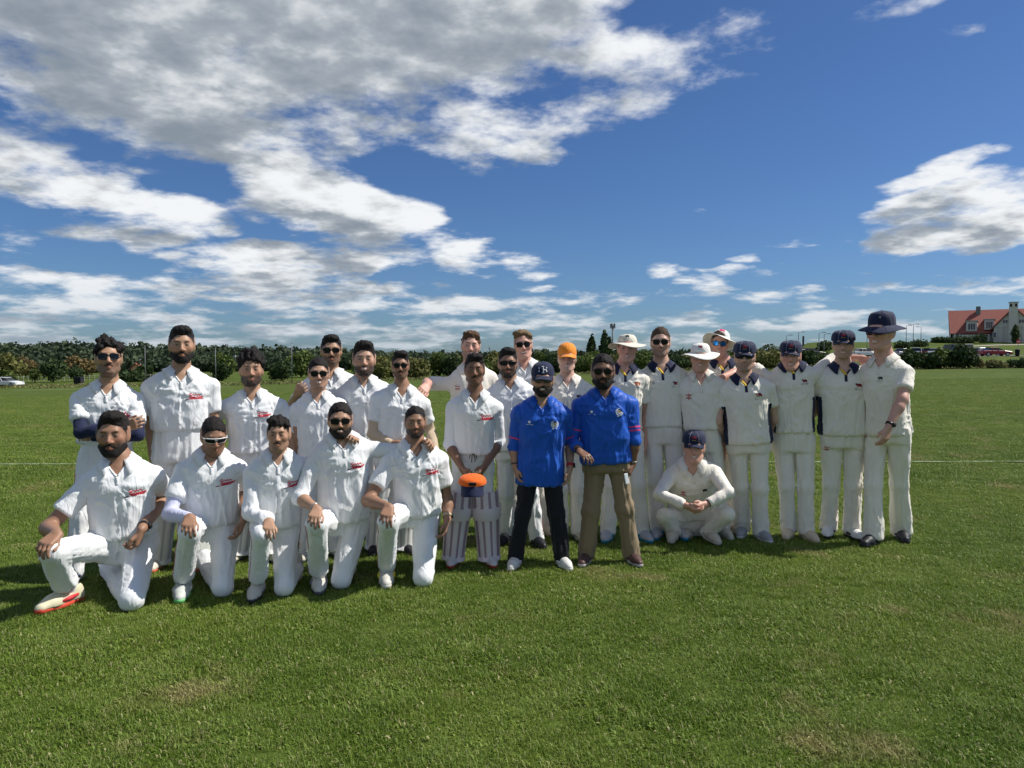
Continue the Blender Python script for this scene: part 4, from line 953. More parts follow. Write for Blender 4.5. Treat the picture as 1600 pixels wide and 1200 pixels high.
def add_hand(S, W, d, n, right, hs, curl=.5, spread=.12, thumb=.4):
    d = unit(d); n = unit(np.asarray(n, float) - d * np.dot(n, d)); sd = np.cross(d, n) * (1 if right else -1)
    offs = (.031, .0105, -.0105, -.030); lens = (.072, .080, .074, .058); back = (.004, 0, .003, .010)
    for i in range(4):
        b = W + (d * (.090 - back[i]) + sd * offs[i]) * hs
        S.cone(W + (d * .004 + sd * offs[i] * .62) * hs, b, .0165 * hs, .0125 * hs, .012)
    for i in range(4):
        q = W + (d * (.090 - back[i]) + sd * offs[i]) * hs; ang = 0.0; sp = spread * (1.5 - i) / 1.5; rad = (.0096, .0098, .0094, .0084)[i] * hs
        for fr, da, r2 in ((.45, curl * .75, .95), (.30, curl * 1.0, .88), (.25, curl * .7, .80)):
            ang += da * (1 + .10 * i); dr = unit(d * math.cos(ang) + n * math.sin(ang) + sd * sp); e = q + dr * lens[i] * fr * hs
            S.cone(q, e, rad, (.0096, .0098, .0094, .0084)[i] * hs * r2, .0035); rad = (.0096, .0098, .0094, .0084)[i] * hs * r2; q = e
    q = W + (d * .030 + sd * .020 + n * .006) * hs; e = q + unit(d * .62 + sd * (.75 - .5 * thumb) + n * (.15 + .5 * thumb)) * .045 * hs
    S.cone(q, e, .0155 * hs, .0115 * hs, .010); g = e + unit(d * .9 + sd * (.3 - .5 * thumb) + n * .3 * thumb) * .034 * hs; S.cone(e, g, .0112 * hs, .0088 * hs, .004)

PEOPLE = 0
def person(label, **p):
    global PEOPLE
    PEOPLE += 1; rng = np.random.default_rng(PEOPLE * 17)
    pose = p.get('pose', 'stand')
    feet = [gnd(*f) for f in p['feet']]
    Y = p.get('Y', float(np.mean([f[1] for f in feet])))
    def c(j): return at(j[0], j[1], Y + (j[2] if len(j) > 2 else 0.0))
    (ul, vl), (ur, vr) = p['sh']; lean = p.get('lean', 0.0)
    midpx = ((ul + ur) / 2, (vl + vr) / 2); mid = at(*midpx, Y - lean)
    face = -math.degrees(math.atan2(mid[0], Y))
    yaw = R(p.get('yaw', face * (1.0 if face > 4 else .75))); hyaw = R(p.get('hyaw', face)); hpit = R(p.get('hpitch', 2)); hrol = R(p.get('hroll', 0))
    hw = p.get('hw') or (ur - ul) / F_PX * Y * .5 / math.cos(yaw) * .955
    Rv = np.array((math.cos(yaw), math.sin(yaw), 0))
    top = at(*p['top'], Y); s = p.get('s', top[2] / 1.78 if pose == 'stand' else hw / .228); bd = p.get('build', 1.0); belly = p.get('belly', 1.0)
    base = np.array((np.mean([f[0] for f in feet]), np.mean([f[1] for f in feet]), 0.0))
    if 'hip' in p: pel = c(p['hip'])
    else:
        fm = np.mean(feet, 0); pel = np.array((.55 * mid[0] + .45 * fm[0], Y + .01, .505 * top[2]))
    U = unit(mid - pel); Fw = unit(np.cross(Rv, U)); Rt = np.cross(U, Fw); T = float(np.linalg.norm(mid - pel))
    dz = [at(ul, vl, Y)[2] - mid[2], at(ur, vr, Y)[2] - mid[2]]
    if pose != 'stand' or lean: dz = [(midpx[1] - vl) / F_PX * Y, (midpx[1] - vr) / F_PX * Y]
    J = [mid + sg * Rt * hw * .765 - U * .066 * s + np.array((0, 0, dz[i])) for i, sg in enumerate((-1, 1))]
    hN = T + .062 * s; Nk = pel + U * hN - Fw * .012 * s
    loc = np.stack((Rt, Fw, U), 1).astype(np.float32); pel32 = pel.astype(np.float32)
    ts = [-.45, 0, .3, .55, .8, .95, 1.05, 1.16]
    aw = np.array([.65, .65, .62 * bd, .645 * bd, .69, .65, .44, .22]) * hw
    bw = np.array([.112, .120, .108 * belly, .114 * (.5 + .5 * belly), .120, .100, .072, .05]) * s * (.55 + .45 * bd)
    def prof(P, off):
        q = (P - pel32) @ loc; t = q[:, 2] / T; a = np.interp(t, ts, aw).astype(np.float32) + off; b = np.interp(t, ts, bw).astype(np.float32) + off
        f = q[:, 1] - .020 * s * np.exp(-((t - .30) / .22) ** 2) * (belly - .95) * 3
        return q, (np.sqrt((np.abs(q[:, 0]) / a) ** 2.3 + (np.abs(f) / b) ** 2.3) ** (2 / 2.3) - 1) * np.minimum(a, b) * .85
    root = empty(p.get('name', 'person'), base); tag(root, label, 'person', p.get('group'))
    def part(name, V, Q, mats, mi=None, cols=None, parent=None, smooth=True): return obj(name, mesh_np(name, V - base, Q, mats if isinstance(mats, (list, tuple)) else [mats], mi, smooth, cols), parent or root)
    bvhs = {}
    L1, L2 = .292 * s, .262 * s
    def solve(A, j, L):
        d = ray(j[0], j[1]); o = np.array((0, 0, CAM_Z)); k = j[2] if len(j) > 2 else 0.0
        if isinstance(k, str):
            d = d / np.linalg.norm(d); w = o - A; bq = float(d @ w); cq = float(w @ w) - L * L; disc = max(bq * bq - cq, 0) ** .5
            return o + d * (-bq + (disc if k == '+' else -disc))
        return at(j[0], j[1], Y + k)
    hj = [pel + sg * Rt * .088 * s - U * .03 * s for sg in (-1, 1)]
    A = []; K = []
    for i in range(2):
        f = feet[i]; ank = f + np.array((0, 0, .085 * s)); kn = p.get('knees', (None, None))[i]
        if kn is None: Kp = hj[i] * .48 + ank * .52 + Fw * .035 * s
        elif len(kn) == 4: Kp = gnd(kn[0], kn[1], .06 * s)
        else: Kp = solve(hj[i], kn, .43 * s)
        A.append(ank); K.append(Kp)
    if pose == 'kneel':                                    # the foot of the kneeling leg trails behind its knee
        k = p['down']; rf = p.get('rear'); A[k] = (gnd(*rf) if rf else K[k] + np.array((math.sin(-yaw) * .1, .42 * s, 0))); A[k][2] = .09 * s
    def ik(S0, W0, pole):
        v = W0 - S0; dist = min(np.linalg.norm(v), (L1 + L2) * .999); u = unit(v); a = (L1 * L1 - L2 * L2 + dist * dist) / (2 * dist); h = math.sqrt(max(L1 * L1 - a * a, 0)); pl = unit(pole - u * (pole @ u)); return S0 + u * a + pl * h
    arms = []
    for i, side in enumerate(('l', 'r')):
        a = p.get(side, {}); sg = -1 if i == 0 else 1
        E = solve(J[i], a['e'], L1) if 'e' in a else J[i] - U * L1 * .95 + Rt * sg * .055 * s + np.array((0, .02, 0))
        W = solve(E, a['w'], L2) if 'w' in a else E + unit(np.array((0, 0, -1.0)) + Fw * .22 - Rt * sg * .03) * L2
        if 'knee' in a:                                    # hand laid over the raised knee
            kk = K[a['knee']]; kf = unit(kk - hj[a['knee']]); W = kk - kf * .035 * s + np.array((0, 0, .092 * s)) + Rt * sg * a.get('dx', .0) * s; E = ik(J[i], W, Rt * sg * .5 - Fw * .8 - U * .2)
        elif 'e' not in a and 'w' in a: W = solve(J[i], a['w'], L1 + L2); E = ik(J[i], W, Rt * sg * 1.0 - Fw * .6)
        fd = unit(W - E); hd = unit(solve(W, a['h'], .09 * s) - W) if 'h' in a else fd
        if 'knee' in a: hd = unit(kk + kf * .075 * s + np.array((0, 0, .030 * s)) + Rt * sg * a.get('dx', .0) * s - W)
        n = a.get('n', 'in')
        if isinstance(n, str): n = {'in': -Rt * sg + Fw * -.15, 'back': -Fw, 'down': np.array((0, 0, -1.0)) - Fw * .25, 'front': Fw, 'out': Rt * sg}[n]
        arms.append(dict(E=E, W=W, fd=fd, hd=hd, n=np.array(n, float), sl=a.get('sl', p.get('sl', .62)), curl=a.get('curl', .42), cov=a.get('cov'), nohand=a.get('nohand', False), thumb=a.get('thumb', .4), spread=a.get('spread', .12)))
    bodyV, bodyQ, bodyC = [], [], []
    def addbody(V, Q, C):
        o = sum(len(v) for v in bodyV); bodyV.append(V); bodyQ.append(Q + o); bodyC.append(C)
    skin = np.array(p['skin']) if not isinstance(p['skin'], str) else np.array(SK[p['skin']]); p['skin'] = skin
    hairc = {'black': (.012, .010, .010), 'brown': (.06, .038, .024), 'auburn': (.10, .055, .03), 'blond': (.16, .11, .06)}[p.get('hcol', 'black')]; p['hairc'] = hairc
    # ---------------- head
    ppm = Y / F_PX; hh = (p['chin'][1] - p['top'][1]) * ppm; hs = hh / p.get('hdiv', .252)
    hc_px = (p['chin'][0] + (p['top'][0] - p['chin'][0]) * .48, p['chin'][1] + (p['top'][1] - p['chin'][1]) * .48)
    Hc = at(hc_px[0], hc_px[1], Y - lean + p.get('hdy', -.03)); Mh = np.array((Matrix.Rotation(hyaw, 3, 'Z') @ Matrix.Rotation(hpit, 3, 'X') @ Matrix.Rotation(hrol, 3, 'Y')))
    def h2w(V): return (V * hs) @ Mh.T + Hc
    V, Q, C = head_parts(p, rng); addbody(h2w(V), Q, C)
    # ---------------- neck and chest
    S = Sdf(); hb = h2w(np.array([[0, .024, -.07]]))[0]; fwk = p.get('fw', 1.0) * p.get('neck', 1.0)
    S.cone(hb, Nk, .056 * hs * fwk, .060 * s, 0); S.cone(Nk, pel + U * (T * .93) - Fw * .0, .064 * s, .075 * s, .05)
    lo = pel + U * T * .9 - .28 * s; hi = pel + U * T * .9 + .22 * s
    S.fn(lo, hi, lambda P: np.maximum(prof(P, .0)[1], np.maximum(.62 * T - ((P - pel32) @ loc)[:, 2], ((P - pel32) @ loc)[:, 2] - 1.08 * T)), .045)
    V, Q = S.mesh(.015); addbody(V, Q, np.tile(skin, (len(V), 1)))
    # ---------------- trunk and legs under the clothes
    S = Sdf(); S.fn(pel - .3 * s, pel + U * T * .8 + .25 * s, lambda P: np.maximum(prof(P, -.015)[1], np.maximum(-.08 * s - ((P - pel32) @ loc)[:, 2], ((P - pel32) @ loc)[:, 2] - .75 * T)), 0)
    for i in range(2): S.chain([hj[i], K[i], A[i]], [.075 * s, .055 * s, .038 * s], .03)
    V, Q = S.mesh(.045); addbody(V, Q, np.tile(skin, (len(V), 1)))
    # ---------------- arms and hands
    for i, a in enumerate(arms):
        S = Sdf(); E, W = a['E'], a['W']; sl = a['sl']; am = .9 + .1 * bd
        ru, re, rf, rw = .049 * s * am, .039 * s * am, .042 * s * am, .027 * s
        if sl < 1.0 and not a['cov']:
            t0 = max(sl - .25, 0); P0 = J[i] + (E - J[i]) * t0; S.cone(P0, E, ru * (1 - t0) + re * t0, re, .03); t1 = 0
        else: t1 = max(min(sl - 1.0, .9) - .15, 0) if not a['cov'] else .78
        B1 = E + (W - E) * max(t1, .28)
        if t1 < .28: S.cone(E, B1, re, rf, .03)
        S.cone(B1, W, rf * (1 - t1 * .5), rw, .02)
        if not a['nohand']: add_hand(S, W, a['hd'], a['n'], i == 0, s * 1.02, a['curl'], a['spread'], a['thumb'])
        V, Q = S.mesh(.0071); cc = np.tile(skin * .96, (len(V), 1)); addbody(V, Q, cc)
        if a['cov']:
            S = Sdf(); S.cone(J[i] + (E - J[i]) * .35, E, ru + .003, re + .004); S.cone(E, B1 if t1 < .28 else E + (W - E) * .28, re + .004, rf + .004, .02); S.cone(E + (W - E) * .28, E + (W - E) * .97, rf + .004, rw + .005, .02, clip=(E + (W - E) * .96, unit(W - E)))
            V, Q = S.mesh(.010); part('arm_sleeve', V, Q, CL[a['cov']])
    part('body', np.concatenate(bodyV), np.concatenate(bodyQ), skin_mat(), cols=np.concatenate(bodyC))
    # ---------------- hair, beard
    if p.get('hair', 'short'):
        V, Q = hair_mesh(p, rng); part('hair', h2w(V), Q, HAIR[p.get('hcol', 'black')])
    if p.get('beard', 0) > .003: V, Q = beard_mesh(p, rng); part('beard', h2w(V), Q, HAIR[p.get('bcol', p.get('hcol', 'black'))])
    elif p.get('mous') and not p.get('beard'): V, Q = moustache_mesh(p, rng); part('moustache', h2w(V), Q, HAIR[p.get('hcol', 'black')])
    # ---------------- shirt
    sc = p.get('shirt', 'white'); hem = p.get('hem'); hh_ = -.12 * s
    if hem is not None: hh_ = float((at(pel[0] / pel[1] * F_PX + 800, hem, pel[1]) - pel) @ U)
    S = Sdf(); off = .016 * s
    flo = pel + U * hh_ - .32 * s; fhi = pel + U * T * 1.1 + .32 * s; flo = np.minimum(flo, fhi - .4); 
    def torso(P):
        q, d = prof(P, off); hz = q[:, 2]; d = d - .010 * s3((.25 - hz / T) / .3) * (1 if p.get('tuck') else .6)
        return np.maximum(d, np.maximum(hh_ - hz, hz - (hN - .012 * s)))
    bb = np.array([pel + Rt * x * (hw + .06) + Fw * f * .22 * s + U * h for x in (-1, 1) for f in (-1, 1) for h in (hh_ - .03, 1.12 * T)])
    S.fn(bb.min(0), bb.max(0), torso, 0)
    for i, a in enumerate(arms):
        E, W, sl = a['E'], a['W'], a['sl']; wd = p.get('swide', 1.0)
        S.cone(Nk - U * .012 * s, J[i] + U * .004, .042 * s, .054 * s, .06)
        if sl <= 1.0:
            e = J[i] + (E - J[i]) * sl; S.cone(J[i], e + unit(E - J[i]) * .03, .057 * s * wd * (.9 + .1 * bd), .061 * s * wd, .014, clip=(e, unit(E - J[i])))
        else:
            S.cone(J[i], E, .056 * s * wd, .045 * s * wd, .014); e = E + (W - E) * (sl - 1.0); S.cone(E, e + a['fd'] * .02, .045 * s * wd, (.045 - .009 * (sl - 1)) * s * wd, .02, clip=(e, a['fd']))
    vd = p.get('vee', .62); hV = hN - .125 * s * vd
    def vcut(P):
        q = (P - pel32) @ loc; w = .052 * s * np.clip((q[:, 2] - hV) / (.105 * s * vd), 0, 1.1); return np.maximum(np.abs(q[:, 0]) - w, np.maximum(-q[:, 1] + .01, hV - q[:, 2]))
    vb = np.array([pel + U * h + Rt * x * .08 + Fw * f for h in (hV, hN + .1) for x in (-1, 1) for f in (0, .25)])
    S.fn(vb.min(0), vb.max(0), vcut, 0, 's'); S.cone(Nk - U * .012 * s, Nk + U * .12, .060 * s, .075 * s, .012, 's')
    V, Q = S.mesh(.0098 if not p.get('coarse') else .015)
    V = relax(V, Q, 1, .4); nr = vnormals(V, Q); q = (V - pel) @ loc; t = q[:, 2] / T; o = rng.uniform(0, 50)
    sharp = lambda n: (1 - np.abs(2 * n - 1)) ** 3.5
    th = np.arctan2(q[:, 0], q[:, 1]); sgx = np.sign(q[:, 0])
    wr = p.get('wrinkle', 1.0)
    warp = (vnoise(np.stack((th * 1.6, q[:, 2] * 6, q[:, 0] * 4), 1) + o) - .5)
    drape = sharp(vnoise(np.stack((th * 2.6 + warp * 1.6 + q[:, 2] * 2.0 * sgx, q[:, 2] * 1.5, th * 0 + 3), 1) + o))
    drape2 = sharp(vnoise(np.stack((th * 4.4 + warp * 1.2 - q[:, 2] * 2.6 * sgx, q[:, 2] * 1.8, th * 0 + 8), 1) + o + 5))
    horz = sharp(vnoise(np.stack((q[:, 0] * 3 + warp * 2, q[:, 2] * 13 + warp * 3 + np.abs(q[:, 0]) * 14, q[:, 1] * 4), 1) + o + 23))
    wl = s3((.90 - t) / .45); wsl = s3((np.abs(q[:, 0]) / hw - .70) / .2)
    rad_ = 0
    for ax_, ah, wgt in ((-.58 * hw, .72 * T, 1.0), (.58 * hw, .72 * T, 1.0), (.0, hV - .05 * s, .9), (rng.choice((-1, 1)) * .55 * hw, .02 * T, 1.0)):
        dx_, dz_ = q[:, 0] - ax_, q[:, 2] - ah; rho = np.hypot(dx_, dz_); ph_ = np.arctan2(dz_, dx_)
        rad_ = rad_ + wgt * sharp(vnoise(np.stack((ph_ * 2.9 + warp * .8, rho * 2.5, ax_ * 9 + ph_ * 0), 1) + o + 31)) * np.exp(-rho / .22) * s3(rho / .05)
    # sleeves: creases run round the arm
    slv = sharp(vnoise(np.stack((q[:, 2] * 11 + q[:, 1] * 5 + warp * 3, q[:, 0] * 7, q[:, 1] * 3), 1) + o + 41))
    amp = wr * ((.0125 * drape + .0085 * drape2) * (.15 + wl) * (1 - wsl) + .0140 * rad_ * (1 - .7 * wsl) + .0095 * horz * p.get('hfold', .15) * wl + .0085 * slv * wsl)
    vfade = s3((np.abs(q[:, 0]) - .02) / .07) + s3((hV - .02 - q[:, 2]) / .08); amp *= np.clip(vfade, .15, 1)
    V = V + nr * amp[:, None]
    mats = [CL[sc]]; mi = None
    if p.get('panel'):
        mats.append(CL[p['panel']]); qc = ((V[Q].mean(1)) - pel) @ loc; tc = qc[:, 2] / T
        mi = ((np.abs(qc[:, 0]) > .975 * (np.interp(tc, ts, aw) + .012)) & (tc < .62) & (np.abs(qc[:, 0]) < 1.15 * np.interp(tc, ts, aw) + .02)).astype(int)
    shirt = part('shirt', V, Q, mats, mi)
    bv = BVHTree.FromPolygons([tuple(v) for v in (V - base)], [tuple(f) for f in Q])
    # collar
    if p.get('collar', True):
        ccol = CL[p.get('collarc', sc)]; rows = []; n = 25; ph0 = .50
        for k in range(n):
            ph = ph0 + (2 * math.pi - 2 * ph0) * k / (n - 1); cs, sn = math.cos(ph), math.sin(ph); fr = s3((cs + .2) / 1.2); tip = np.exp(-((min(k, n - 1 - k)) / 2.2) ** 2)
            for rc, h, ff in ((.057, -.012 - .022 * fr, 0), (.062, .036 - .034 * fr, -.004), (.072, .036 - .034 * fr, .0), (.092 + .008 * tip, .014 - .035 * fr - .012 * tip, .011 * fr), (.112 + .016 * tip, -.012 - .036 * fr - .026 * tip, .022 * fr)):
                rows.append(pel + U * (hN + h * s) + Rt * sn * rc * s + Fw * (cs * rc * s * .98 + ff * s - .006 * s))
        Vc = np.array(rows)
        for _ in range(4):
            d = S(Vc); g = np.stack([S(Vc + e) - S(Vc - e) for e in np.eye(3) * .004], 1); g /= np.linalg.norm(g, axis=1, keepdims=True) + 1e-6
            push = np.maximum(.013 - d, 0); push[0::5] = 0; push = np.minimum(push, .03); Vc = Vc + g * push[:, None]
        Fc = np.array([(k * 5 + r, k * 5 + r + 1, (k + 1) * 5 + r + 1, (k + 1) * 5 + r) for k in range(n - 1) for r in range(4)])
        co = part('collar', Vc, Fc, ccol, parent=shirt); md = co.modifiers.new('thick', 'SOLIDIFY'); md.thickness = .004; md.offset = 1
        # placket below and along the opening
        def surf(x, h, lift=.004):
            t_ = h / T; a_ = np.interp(t_, ts, aw) + off; b_ = np.interp(t_, ts, bw) + off
            f_ = b_ * max(1 - (abs(x) / a_) ** 2.3, .02) ** (1 / 2.3); return pel + U * h + Rt * x + Fw * (f_ + lift)
        def strip(name, xs0, xs1, hs_, mat):
            Vp = [];
            for x0, x1, h in zip(xs0, xs1, hs_): Vp += [surf(x0, h), surf(x1, h)]
            o_ = part(name, np.array(Vp), [(2 * k, 2 * k + 2, 2 * k + 3, 2 * k + 1) for k in range(len(hs_) - 1)], mat, parent=shirt); m_ = o_.modifiers.new('thick', 'SOLIDIFY'); m_.thickness = .003
        pm = CL[p.get('placket', sc)]
        hl = np.linspace(hN - .03 * s, hV, 7); wv = .052 * s * np.clip((hl - hV) / (.105 * s * vd), 0, 1.1)
        strip('placket', wv - .004, wv + .013, hl, pm)
        strip('placket', np.full(5, -.009), np.full(5, .014), np.linspace(hV + .006, hV - .055 * s, 5), pm)
        strip('placket', -wv - .010 if 'inner' not in p else -wv + .016, -wv + .004 if 'inner' not in p else -wv - .006, hl, CL[p['inner']] if 'inner' in p else pm)
    for (kind, x, h, sc_) in p.get('marks', ()):
        lay_marks(kind, 'printed_mark', bv, pel - base + U * T * h + Rt * x * hw, Rt, U, -Fw, shirt, sc_)
    for (i, t_, w, mk) in p.get('bands', ()):
        a = arms[i]; cpt = J[i] + (a['E'] - J[i]) * t_; band_on('sleeve_stripe', bv, cpt - base, a['E'] - J[i], .07 * s, w, CL[mk], shirt)
    # ---------------- trousers
    tc_ = p.get('trousers', sc); S = Sdf(); top_h = hh_ + (.03 if not p.get('tuck') else .05); lw = p.get('lwide', 1.0)
    pb = np.array([pel + Rt * x * (hw + .02) + Fw * f * .2 * s + U * h for x in (-1, 1) for f in (-1, 1) for h in (-.16 * s, top_h)])
    S.fn(pb.min(0), pb.max(0), lambda P: np.maximum(prof(P, .000)[1], np.maximum(-.11 * s - ((P - pel32) @ loc)[:, 2], ((P - pel32) @ loc)[:, 2] - top_h)), 0)
    for i in range(2):
        kneel_leg = pose == 'kneel' and i == p['down']; ax = unit(A[i] - K[i]); cut = A[i] + ax * ((.040 if pose != 'kneel' else -.050) * s if not kneel_leg else .0)
        S.cone(hj[i], K[i], .084 * s * lw, .060 * s * lw, .035)
        S.cone(K[i], A[i] + ax * .09 * s, .060 * s * lw, .064 * s * lw * p.get('flare', 1.0) * (1 if pose == 'stand' else .88), .03, clip=(cut, ax))
    if pose == 'crouch': S.ell(pel - U * .05 * s, (.17 * s, .15 * s, .13 * s), .06)
    S.fn((-99,) * 3, (99,) * 3, lambda P: .006 - P[:, 2], .01, 'i')
    V, Q = S.mesh(.0125 if not p.get('coarse') else .018, lo=np.min([pb.min(0)] + [x - .13 for x in K + A], 0) * (1, 1, 0) + (0, 0, -.02), hi=np.max([pb.max(0)] + [x + .13 for x in K + A], 0))
    V = relax(V, Q, 1, .4); nr = vnormals(V, Q); o = rng.uniform(0, 50)
    best = np.full(len(V), 9.0); tt = np.zeros(len(V)); ang = np.zeros(len(V))
    for i in range(2):
        for j, (a0, a1) in enumerate(((hj[i], K[i]), (K[i], A[i]))):
            d = a1 - a0; t_ = np.clip(((V - a0) @ d) / (d @ d), 0, 1); w_ = V - a0 - t_[:, None] * d; r = np.linalg.norm(w_, axis=1); m = r < best
            best[m] = r[m]; tt[m] = j + t_[m]; b1 = unit(np.cross(d, (0, 1, .01))); b2 = np.cross(unit(d), b1); ang[m] = np.arctan2(w_[m] @ b1, w_[m] @ b2) + i * 7
    wp = vnoise(np.stack((ang * 1.3, tt * 3, ang * 0), 1) + o) - .5
    vert = sharp(vnoise(np.stack((ang * 2.0 + wp * 1.6, tt * 1.0, ang * 0 + 5), 1) + o)) + .7 * sharp(vnoise(np.stack((ang * 3.3 + wp * 1.6 + tt * .8, tt * 1.2, ang * 0 + 15), 1) + o))
    hz = sharp(vnoise(np.stack((ang * .6 + wp, tt * 7.5 + wp * 4 + np.sin(ang) * 1.2, ang * 0), 1) + o + 17))
    wk = np.exp(-((tt - 1.0) / .16) ** 2) * .55 + s3((tt - 1.66) / .25) * 1.0 + (np.exp(-(tt / .18) ** 2) * .6)
    if pose != 'stand': nearK = np.exp(-((tt - 1.0) / .20) ** 2); vert = vert * (1 - .75 * nearK); wk = wk - .40 * np.exp(-((tt - 1.0) / .16) ** 2)
    V = V + nr * (wr * (.0130 * vert * (1 - .6 * s3((tt - 1.75) / .2)) + .0115 * hz * p.get('lfold', .7) * wk))[:, None]; V[:, 2] = np.maximum(V[:, 2], .004)
    trousers = part('trousers', V, Q, CL[tc_]); tb = BVHTree.FromPolygons([tuple(v) for v in (V - base)], [tuple(f) for f in Q])
    for (i, t_, kind, sc_) in p.get('legmarks', ()):
        lay_marks(kind, 'printed_mark', tb, hj[i] + (K[i] - hj[i]) * t_ + Rt * (-.05 if i == 0 else .05) * s - base, Rt, U, -Fw, trousers, sc_)
    if p.get('pipe'):
        for i in range(2):
            if pose == 'kneel' and i == p['down']: continue
            pts = []; sg = -1 if i == 0 else 1
            out = unit(Rt * sg + Fw * .35)
            for t_ in np.linspace(.25, 1.97, 30):
                cpt = hj[i] + (K[i] - hj[i]) * t_ if t_ < 1 else K[i] + (A[i] - K[i]) * (t_ - 1)
                h = tb.ray_cast(Vector(cpt - base + out * .3), Vector(-out), .3)
                if h[0] is not None: pts.append(np.array(h[0]) + out * .001)
            if len(pts) > 5: MB().tube(pts, .0024, 5).build('piping', CL['piping'], trousers, True)
    if p.get('cord'):
        b = MB(); o_ = surf(0, hh_ + .0, .012) - base; 
        for dx, dy in ((-.03, -.03), (.03, -.035), (-.012, -.06), (.016, -.055)): b.tube([o_, o_ + Rt * dx * .6 + U * (.012), o_ + Rt * dx + U * dy], .0032, 5)
        b.build('drawstring', CL['black'], trousers, True)
    # ---------------- shoes
    for i in range(2):
        if pose == 'kneel' and i == p['down']:
            d = unit((A[i] - K[i]) * (1, 1, 0)); add_shoe(root, base, A[i] + d * .02 + np.array((0, 0, .02)) , -d, p['shoes'], s * 1.02, R(68)); continue
        fd = R(p.get('splay', (-16, 16))[i]) ; dr = Fw * (1, 1, 0); cs, sn = math.cos(fd), math.sin(fd); dr = np.array((dr[0] * cs - dr[1] * sn, dr[0] * sn + dr[1] * cs, 0))
        q = A[i].copy(); q[2] = .002; lift = p.get('heel', (0, 0))[i]
        add_shoe(root, base, q + np.array((0, 0, lift)), unit(dr), p['shoes'], s * 1.03, lift * 4.0)
        b = MB(); b.tube([A[i] + np.array((0, 0, -.01)) - base, A[i] + unit(K[i] - A[i]) * .10 - base], [.043 * s, .045 * s], 12, cap=False); b.build('sock', CL['sock'], root, True)
    # ---------------- batting pads
    for i in p.get('pads', ()):
        batting_pad(root, base, hj[i], K[i], A[i], Fw, s, p.get('padc', 'padgrey'), p.get('padmark'))
    # ---------------- head wear, glasses
    M4 = Matrix.Translation(Vector(Hc - base)) @ Matrix(Mh.tolist()).to_4x4() @ Matrix.Scale(hs, 4)
    fwv = p.get('fw', 1.0)
    if p.get('specs'):
        k = p['specs']; fr, ln = eyewear(*k); e = empty('sunglasses' if k[1] != 'clear' else 'glasses', (0, 0, 0)); e.parent = root; e.matrix_local = M4 @ Matrix.Diagonal((fwv, 1, 1, 1))
        obj('frame', fr, e); obj('lens', ln, e)
    if p.get('hat'):
        k, mt, tilt = p['hat'][:3]; roll = p['hat'][3] if len(p['hat']) > 3 else 0
        e = empty({'cap': 'cap', 'baggy': 'cricket_cap', 'wide': 'sun_hat', 'bucket': 'bucket_hat'}[k], (0, 0, 0)); e.parent = root
        ML = M4 @ Matrix.Translation((0, .01, 0)) @ Matrix.Rotation(R(tilt), 4, 'X') @ Matrix.Rotation(R(roll), 4, 'Y') @ Matrix.Diagonal((fwv * 1.03, 1.02, 1, 1)); e.matrix_local = ML
        for nm, me in headwear(k, mt): obj(nm, me, e)
        if p.get('badge'):
            kind, z, sc_ = p['badge'][:3]; xo = p['badge'][3] if len(p['badge']) > 3 else 0
            me = headwear(k, mt)[0][1]; vv = np.array([v.co for v in me.vertices]); bvh = BVHTree.FromPolygons([tuple(v) for v in vv], [tuple(f.vertices) for f in me.polygons])
            lay_marks(kind, 'badge', bvh, np.array((xo, 0, z)), (1, 0, 0), (0, 0, 1), (0, 1, 0), e, sc_)
    # ---------------- wrist wear
    for (i, kind) in p.get('wrist', ()):
        a = arms[i]; cpt = a['W'] - a['fd'] * .030 * s - base; b = MB(); ringc = {'watch': 'watch', 'redwatch': 'red', 'band': 'watch', 'bracelet': 'metal', 'tanwatch': 'tan'}[kind]
        ring(b, cpt, a['fd'], .0315 * s, .020 if 'watch' in kind else .008); w = b.build('wristwatch' if 'watch' in kind else 'bracelet', CL[ringc], root, True)
        if 'watch' in kind:
            out = -a['n'] ; out = unit(out - a['fd'] * (out @ a['fd'])); tb_ = unit(np.cross(a['fd'], out)); b = MB(); Mx = np.stack((a['fd'], tb_, out), 1)
            b.lathe([(0, .010), (.019, .010), (.020, .004), (.020, -.004), (.0, -.004)], 16); b.v = [tuple(cpt + out * .032 * s + Mx @ np.array(v)) for v in b.v]; b.build('dial', CL['watch'], w, True)
    return dict(root=root, arms=arms, base=base, Rt=Rt, Fw=Fw, U=U, s=s)

